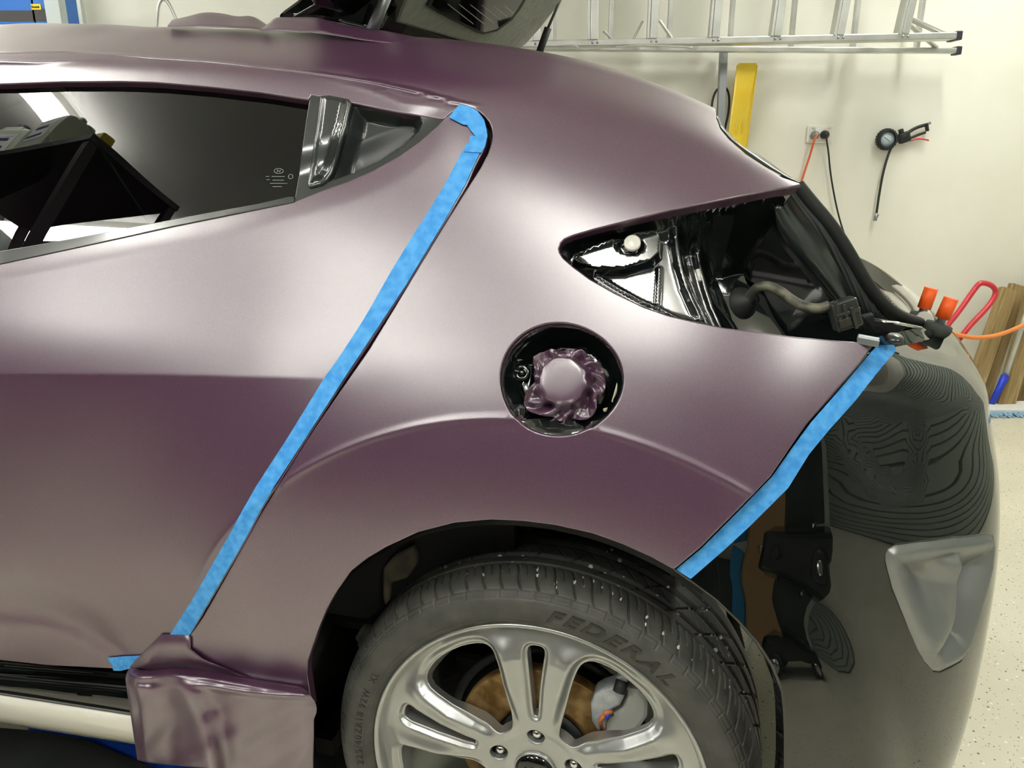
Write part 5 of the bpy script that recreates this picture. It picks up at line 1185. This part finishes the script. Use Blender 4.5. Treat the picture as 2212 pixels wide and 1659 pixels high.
# ================================================================== upper left: shelf with tape boxes
sh = empty('storage_shelf', (-2.6, 3.5, 0), 'galvanised steel storage shelf in the corner behind the roof', 'shelf')
LO = np.array(sh.location)
zS = float(wpt(60, 62, 3.4)[2])
MB().box((0, 0, zS-.02), (1.0, .5, .03)).box((0, 0, .9), (1.0, .5, .03)).box((0, 0, .3), (1.0, .5, .03)).build('shelf_board', M['steel'], sh)
up0 = wpt(122, 30, 3.3)
m_g = mat('pale_galvanised_post', (196, 206, 206), rough=.5, metal=.3)
MB().box((up0[0]-LO[0], -.2, 1.1), (.055, .05, 2.2)).build('shelf_post', m_g, sh)
MB().box((up0[0]-LO[0]-1.0, -.2, 1.1), (.055, .05, 2.2)).build('shelf_post', m_g, sh)
o = MB().box((float(wpt(147, 25, 3.7)[0]), 3.72, 1.2), (.11, .03, 2.4)).build('pale_board', mat('pale_grey_board', (205, 212, 206), rough=.6), world=True); tag(o, 'pale grey board standing upright beside the storage shelf', 'board')
o = MB().tube([wpt(160, -40, 3.74), np.r_[wpt(164, 48, 3.74)[:2], 0]], .007, 8).build('dark_conduit', M['black_cord'], world=True); tag(o, 'thin dark vertical conduit by the pale grey board', 'conduit')
o = MB().tube(chaikin([wpt(338, 60, 3.35), wpt(341, 20, 3.35), wpt(346, 2, 3.35), wpt(354, -2, 3.35), wpt(362, 3, 3.35), wpt(372, 22, 3.35), wpt(382, 45, 3.35), wpt(388, 60, 3.35)], 2), .006, 8).build('wire_hoop', M['alu'], world=True)
o.name = 'grey_wire_hoop'; tag(o, 'bent grey wire hoop rising behind the roof at the left', 'wire hoop')
hb = wpt(360, 60, 3.35); o = MB().box((hb[0], 3.37, hb[2]/2-.01), (.12, .08, hb[2]+.02), None, .01).build('hoop_stand', M['alu'], world=True); tag(o, 'grey stand hidden behind the car that carries the wire hoop', 'stand')
def tape_box(loc, w_, d_, h_, label, words, rotz=0.):
    t = empty('tape_box', tuple(loc), label, 'box', None, (0, 0, rotz))
    mblue = bpy.data.materials.get('blue_carton') or mat('blue_carton', (28, 112, 205), rough=.45)
    MB().box((0, 0, h_/2), (w_, d_, h_), None, .002).build('carton', mblue, t)
    MB().box((0, -d_/2-.0008, h_*.72), (w_*.5, .002, h_*.42)).build('carton_window', M['cardboard'], t)
    MB().box((0, -d_/2-.0008, h_*.17), (w_*.98, .002, h_*.22), Matrix.Rotation(.0, 3, 'Y')).build('carton_band', mat('dark_carton_band', (64, 62, 60), rough=.5), t)
    for (body, size, x, z, m_) in words:
        V, F_ = text_mesh(body, size, extrude=.0004, bold=size*.03); P = np.c_[V[:, 0]+x, -d_/2-.0022-V[:, 2], V[:, 1]+z]
        MB().add(P, F_, False).build('carton_lettering', m_, t, fix=False)
    return t
m_wt = mat('white_print', (240, 240, 240), rough=.5); m_yl = mat('yellow_label', (245, 220, 40), rough=.5)
bx = wpt(30, 50, 3.28); t = tape_box((bx[0]-.005, 3.36, zS), .185, .16, .17, 'blue carton of masking tape with a dark band, left on the shelf', [('blue', .020, -.070, .064, m_wt), ('al', .020, -.072, .036, m_wt)])
bx = wpt(91, 50, 3.28); t = tape_box((bx[0]+.016, 3.36, zS), .094, .16, .19, 'blue carton of masking tape with a yellow label, nearer the post', [])
MB().box((-.028, -.082, .060), (.036, .002, .020)).build('yellow_label', m_yl, t)
V, F_ = text_mesh('Scotch', .011, extrude=.0004, bold=.0004); MB().add(np.c_[V[:, 0]-.045, -.0835-V[:, 2], V[:, 1]+.056], F_, False).build('label_lettering', M['dark'], t, fix=False)

# ================================================================== floor things at the lower left
def floor_slab(name, L, z0, z1, m_, label, cat):
    P0 = [fpt(u, v, z1) for u, v in L]; P1 = [np.r_[p[:2], z0] for p in P0]; n = len(L)
    return tag(MB().add(P0+P1, [list(range(n)), list(range(n, 2*n))[::-1]]+[[i, (i+1) % n, n+(i+1) % n, n+i] for i in range(n)], False).build(name, m_, world=True, bevel=.004), label, cat)
m_mat = noise_mottle(mat('dusty_black_rubber_mat', (28, 32, 31), rough=.7), 8, (22, 26, 25), (38, 41, 38))
v = nd(m_mat, 'ShaderNodeTexVoronoi', Scale=60.); lk(m_mat, objco(m_mat), v.inputs['Vector'])
floor_slab('blue_ground_sheet', [(60, 1560), (520, 1590), (620, 1900), (60, 1900)], .0, .012, M['blue_mat'], 'bright blue sheet on the floor under the sill', 'ground sheet')
floor_slab('black_rubber_mat', [(-500, 1530), (60, 1575), (182, 1594), (250, 1622), (339, 1659), (420, 1720), (600, 1900), (-500, 1900)], .012, .035, m_mat, 'dusty black rubber mat on the floor along the sill', 'floor mat')
MB().tube([at_y(1572, 1290, .62)+np.array([0, 0, 0])]+[at_y(1572+k*.3, 1290+k*1.25, .62) for k in range(1, 90)], [.009+.0022*(k % 3 == 0) for k in range(90)], 10).build('breather_hose', M['rubber'], car)
o = MB().tube([fpt(1622, 1380, .02), fpt(1592, 1436, .02)], .007, 8).build('steel_rod', M['steel'], world=True); tag(o, 'grey steel rod lying on the floor behind the rear wheel', 'rod')

# ================================================================== what the gloss paint mirrors: roller door and things behind the camera
ys_ = np.linspace(RY0+.35, WALL_Y-.9, 3); zs_ = []
for k in range(40):
    z0 = .02+k*.06; zs_ += [(z0, 0), (z0+.046, 0), (z0+.049, .016), (z0+.057, .016)]
o = MB().sheet([[(RX1-.045+dx, y, z) for y in ys_] for z, dx in zs_]).build('door_1', mat('grey_green_roller_door', (150, 160, 150), rough=.45), world=True, fix=False)
for p in o.data.polygons: p.use_smooth = False
o['kind'] = 'structure'
def simple_box(name, c, size, m_, label, cat, rot=0., bev=.01):
    o = MB().box((0, 0, size[2]/2), size, None, bev).build(name, m_, world=True); o.location = (c[0], c[1], c[2] if len(c) > 2 else 0); o.rotation_euler = (0, 0, rot); return tag(o, label, cat)

cb = empty('added_dark_cabinet', (-1.0, -1.02, 0), 'long black stand-in cabinet with drawers added behind the camera to darken reflections', 'cabinet')  # out of view; added so the film round the wheel arch mirrors something dark
MB().box((0, 0, .52), (2.4, .5, 1.0), None, .01).build('cabinet_body', M['plastic'], cb)
for k in range(4):
    for j in range(3):
        dr = MB().box((-.88+k*.585, .256, .20+j*.31), (.55, .02, .28), None, .006).build('drawer', M['piano'], cb)
        MB().beam((-.88+k*.585-.2, .275, .29+j*.31), (-.88+k*.585+.2, .275, .29+j*.31), .02, .015, bev=.003).build('drawer_handle', M['steel'], dr)
cb2 = empty('added_dark_chest', (-3.2, -.5, 0), 'low black stand-in chest added by the left wall to darken reflections', 'tool chest')  # second dark block, added unseen to darken what the lower door mirrors
MB().box((0, 0, .47), (.9, 1.3, .86), None, .012).build('chest_body', M['plastic'], cb2)
for j in range(4): MB().box((.455, 0, .15+j*.2), (.02, 1.22, .18), None, .005).build('drawer', M['piano'], cb2)
simple_box('cardboard_box', (.95, -2.5), (.62, .5, 1.0), M['cardboard'], 'tall brown cardboard box by the dark wall behind the camera', 'box')
simple_box('blue_board', (.52, -2.6), (.22, .1, 1.0), mat('cyan_blue_board', (40, 140, 200), rough=.5), 'upright blue board beside the cardboard box', 'board')
tc_ = empty('ride_on_car', (1.2, -1.25, 0), 'black toy ride-on car with silver wheels parked behind the camera', 'toy car', rot=(0, 0, .5))
MB().box((0, 0, .25), (.95, .46, .20), None, .05).box((.02, 0, .38), (.45, .38, .14), None, .05).build('toy_body', M['black_paint'], tc_)
for sx in (-.3, .3):
    for sy in (-.24, .24):
        w_ = MB().lathe([(.02, -.03), (.105, -.03), (.115, -.02), (.115, .02), (.105, .03), (.02, .03)], (sx, sy, .117), (0, 1, 0), 28).build('toy_wheel', M['rubber'], tc_)
        MB().lathe([(.0001, -.034), (.03, -.036), (.075, -.033), (.075, .033), (.03, .036), (.0001, .034)], (sx, sy, .117), (0, 1, 0), 10).build('hub_cap', M['chrome'], w_)
MB().box((.46, .12, .27), (.03, .09, .05), None, .01).box((.46, -.12, .27), (.03, .09, .05), None, .01).build('toy_headlamp', M['chrome'], tc_)

rk = empty('tall_rack', (-2.25, .53, 0), 'tall black metal rack standing left of the camera near the front door', 'rack')
for sx in (-.45, .45):
    for sy in (-.16, .16): MB().box((sx, sy, 1.02), (.03, .03, 2.04)).build('rack_post', M['plastic'], rk)
for z in (.25, .85, 1.45, 2.03): MB().box((0, 0, z), (.94, .36, .03)).build('rack_shelf', M['plastic'], rk)
def jug(x, y, z, rot, label):
    t = empty('plastic_jug', (x, y, z), label, 'jug', 'jugs on the tall rack', (0, 0, rot))
    m1 = bpy.data.materials.get('milky_jug') or mat('milky_jug', (205, 215, 195), rough=.4)
    MB().box((0, 0, .12), (.18, .12, .24), None, .02).box((-.03, 0, .25), (.10, .09, .05), None, .015).build('jug_body', m1, t)
    MB().tube([(.0, 0, .255), (.05, 0, .27), (.08, 0, .24)], .012, 10).build('jug_handle', m1, t)
    MB().lathe([(.0001, .05), (.022, .05), (.024, .0)], (-.05, 0, .27), (0, 0, 1), 20).build('jug_cap', M['plastic'], t)
    for sy in (-1, 1): MB().box((0, sy*.061, .13), (.13, .002, .12)).box((0, sy*.0622, .175), (.10, .002, .014)).build('jug_label', m_wt, t)
    for sy in (-1, 1): MB().box((0, sy*.0635, .15), (.08, .001, .016)).box((-.01, sy*.0635, .095), (.10, .001, .012)).build('label_stripe', bpy.data.materials.get('navy_stripe') or mat('navy_stripe', (40, 56, 110), rough=.5), t)
    return t
jug(-2.16, .635, 2.045, .1, 'milky plastic jug at the middle of the tall rack top')
jug(-2.45, .62, 2.045, -.2, 'milky plastic jug at the left end of the tall rack top')
simple_box('yellow_packet', (-1.90, .63, 2.045), (.08, .05, .10), M['yellow'], 'small yellow packet on the right end of the tall rack top', 'packet')
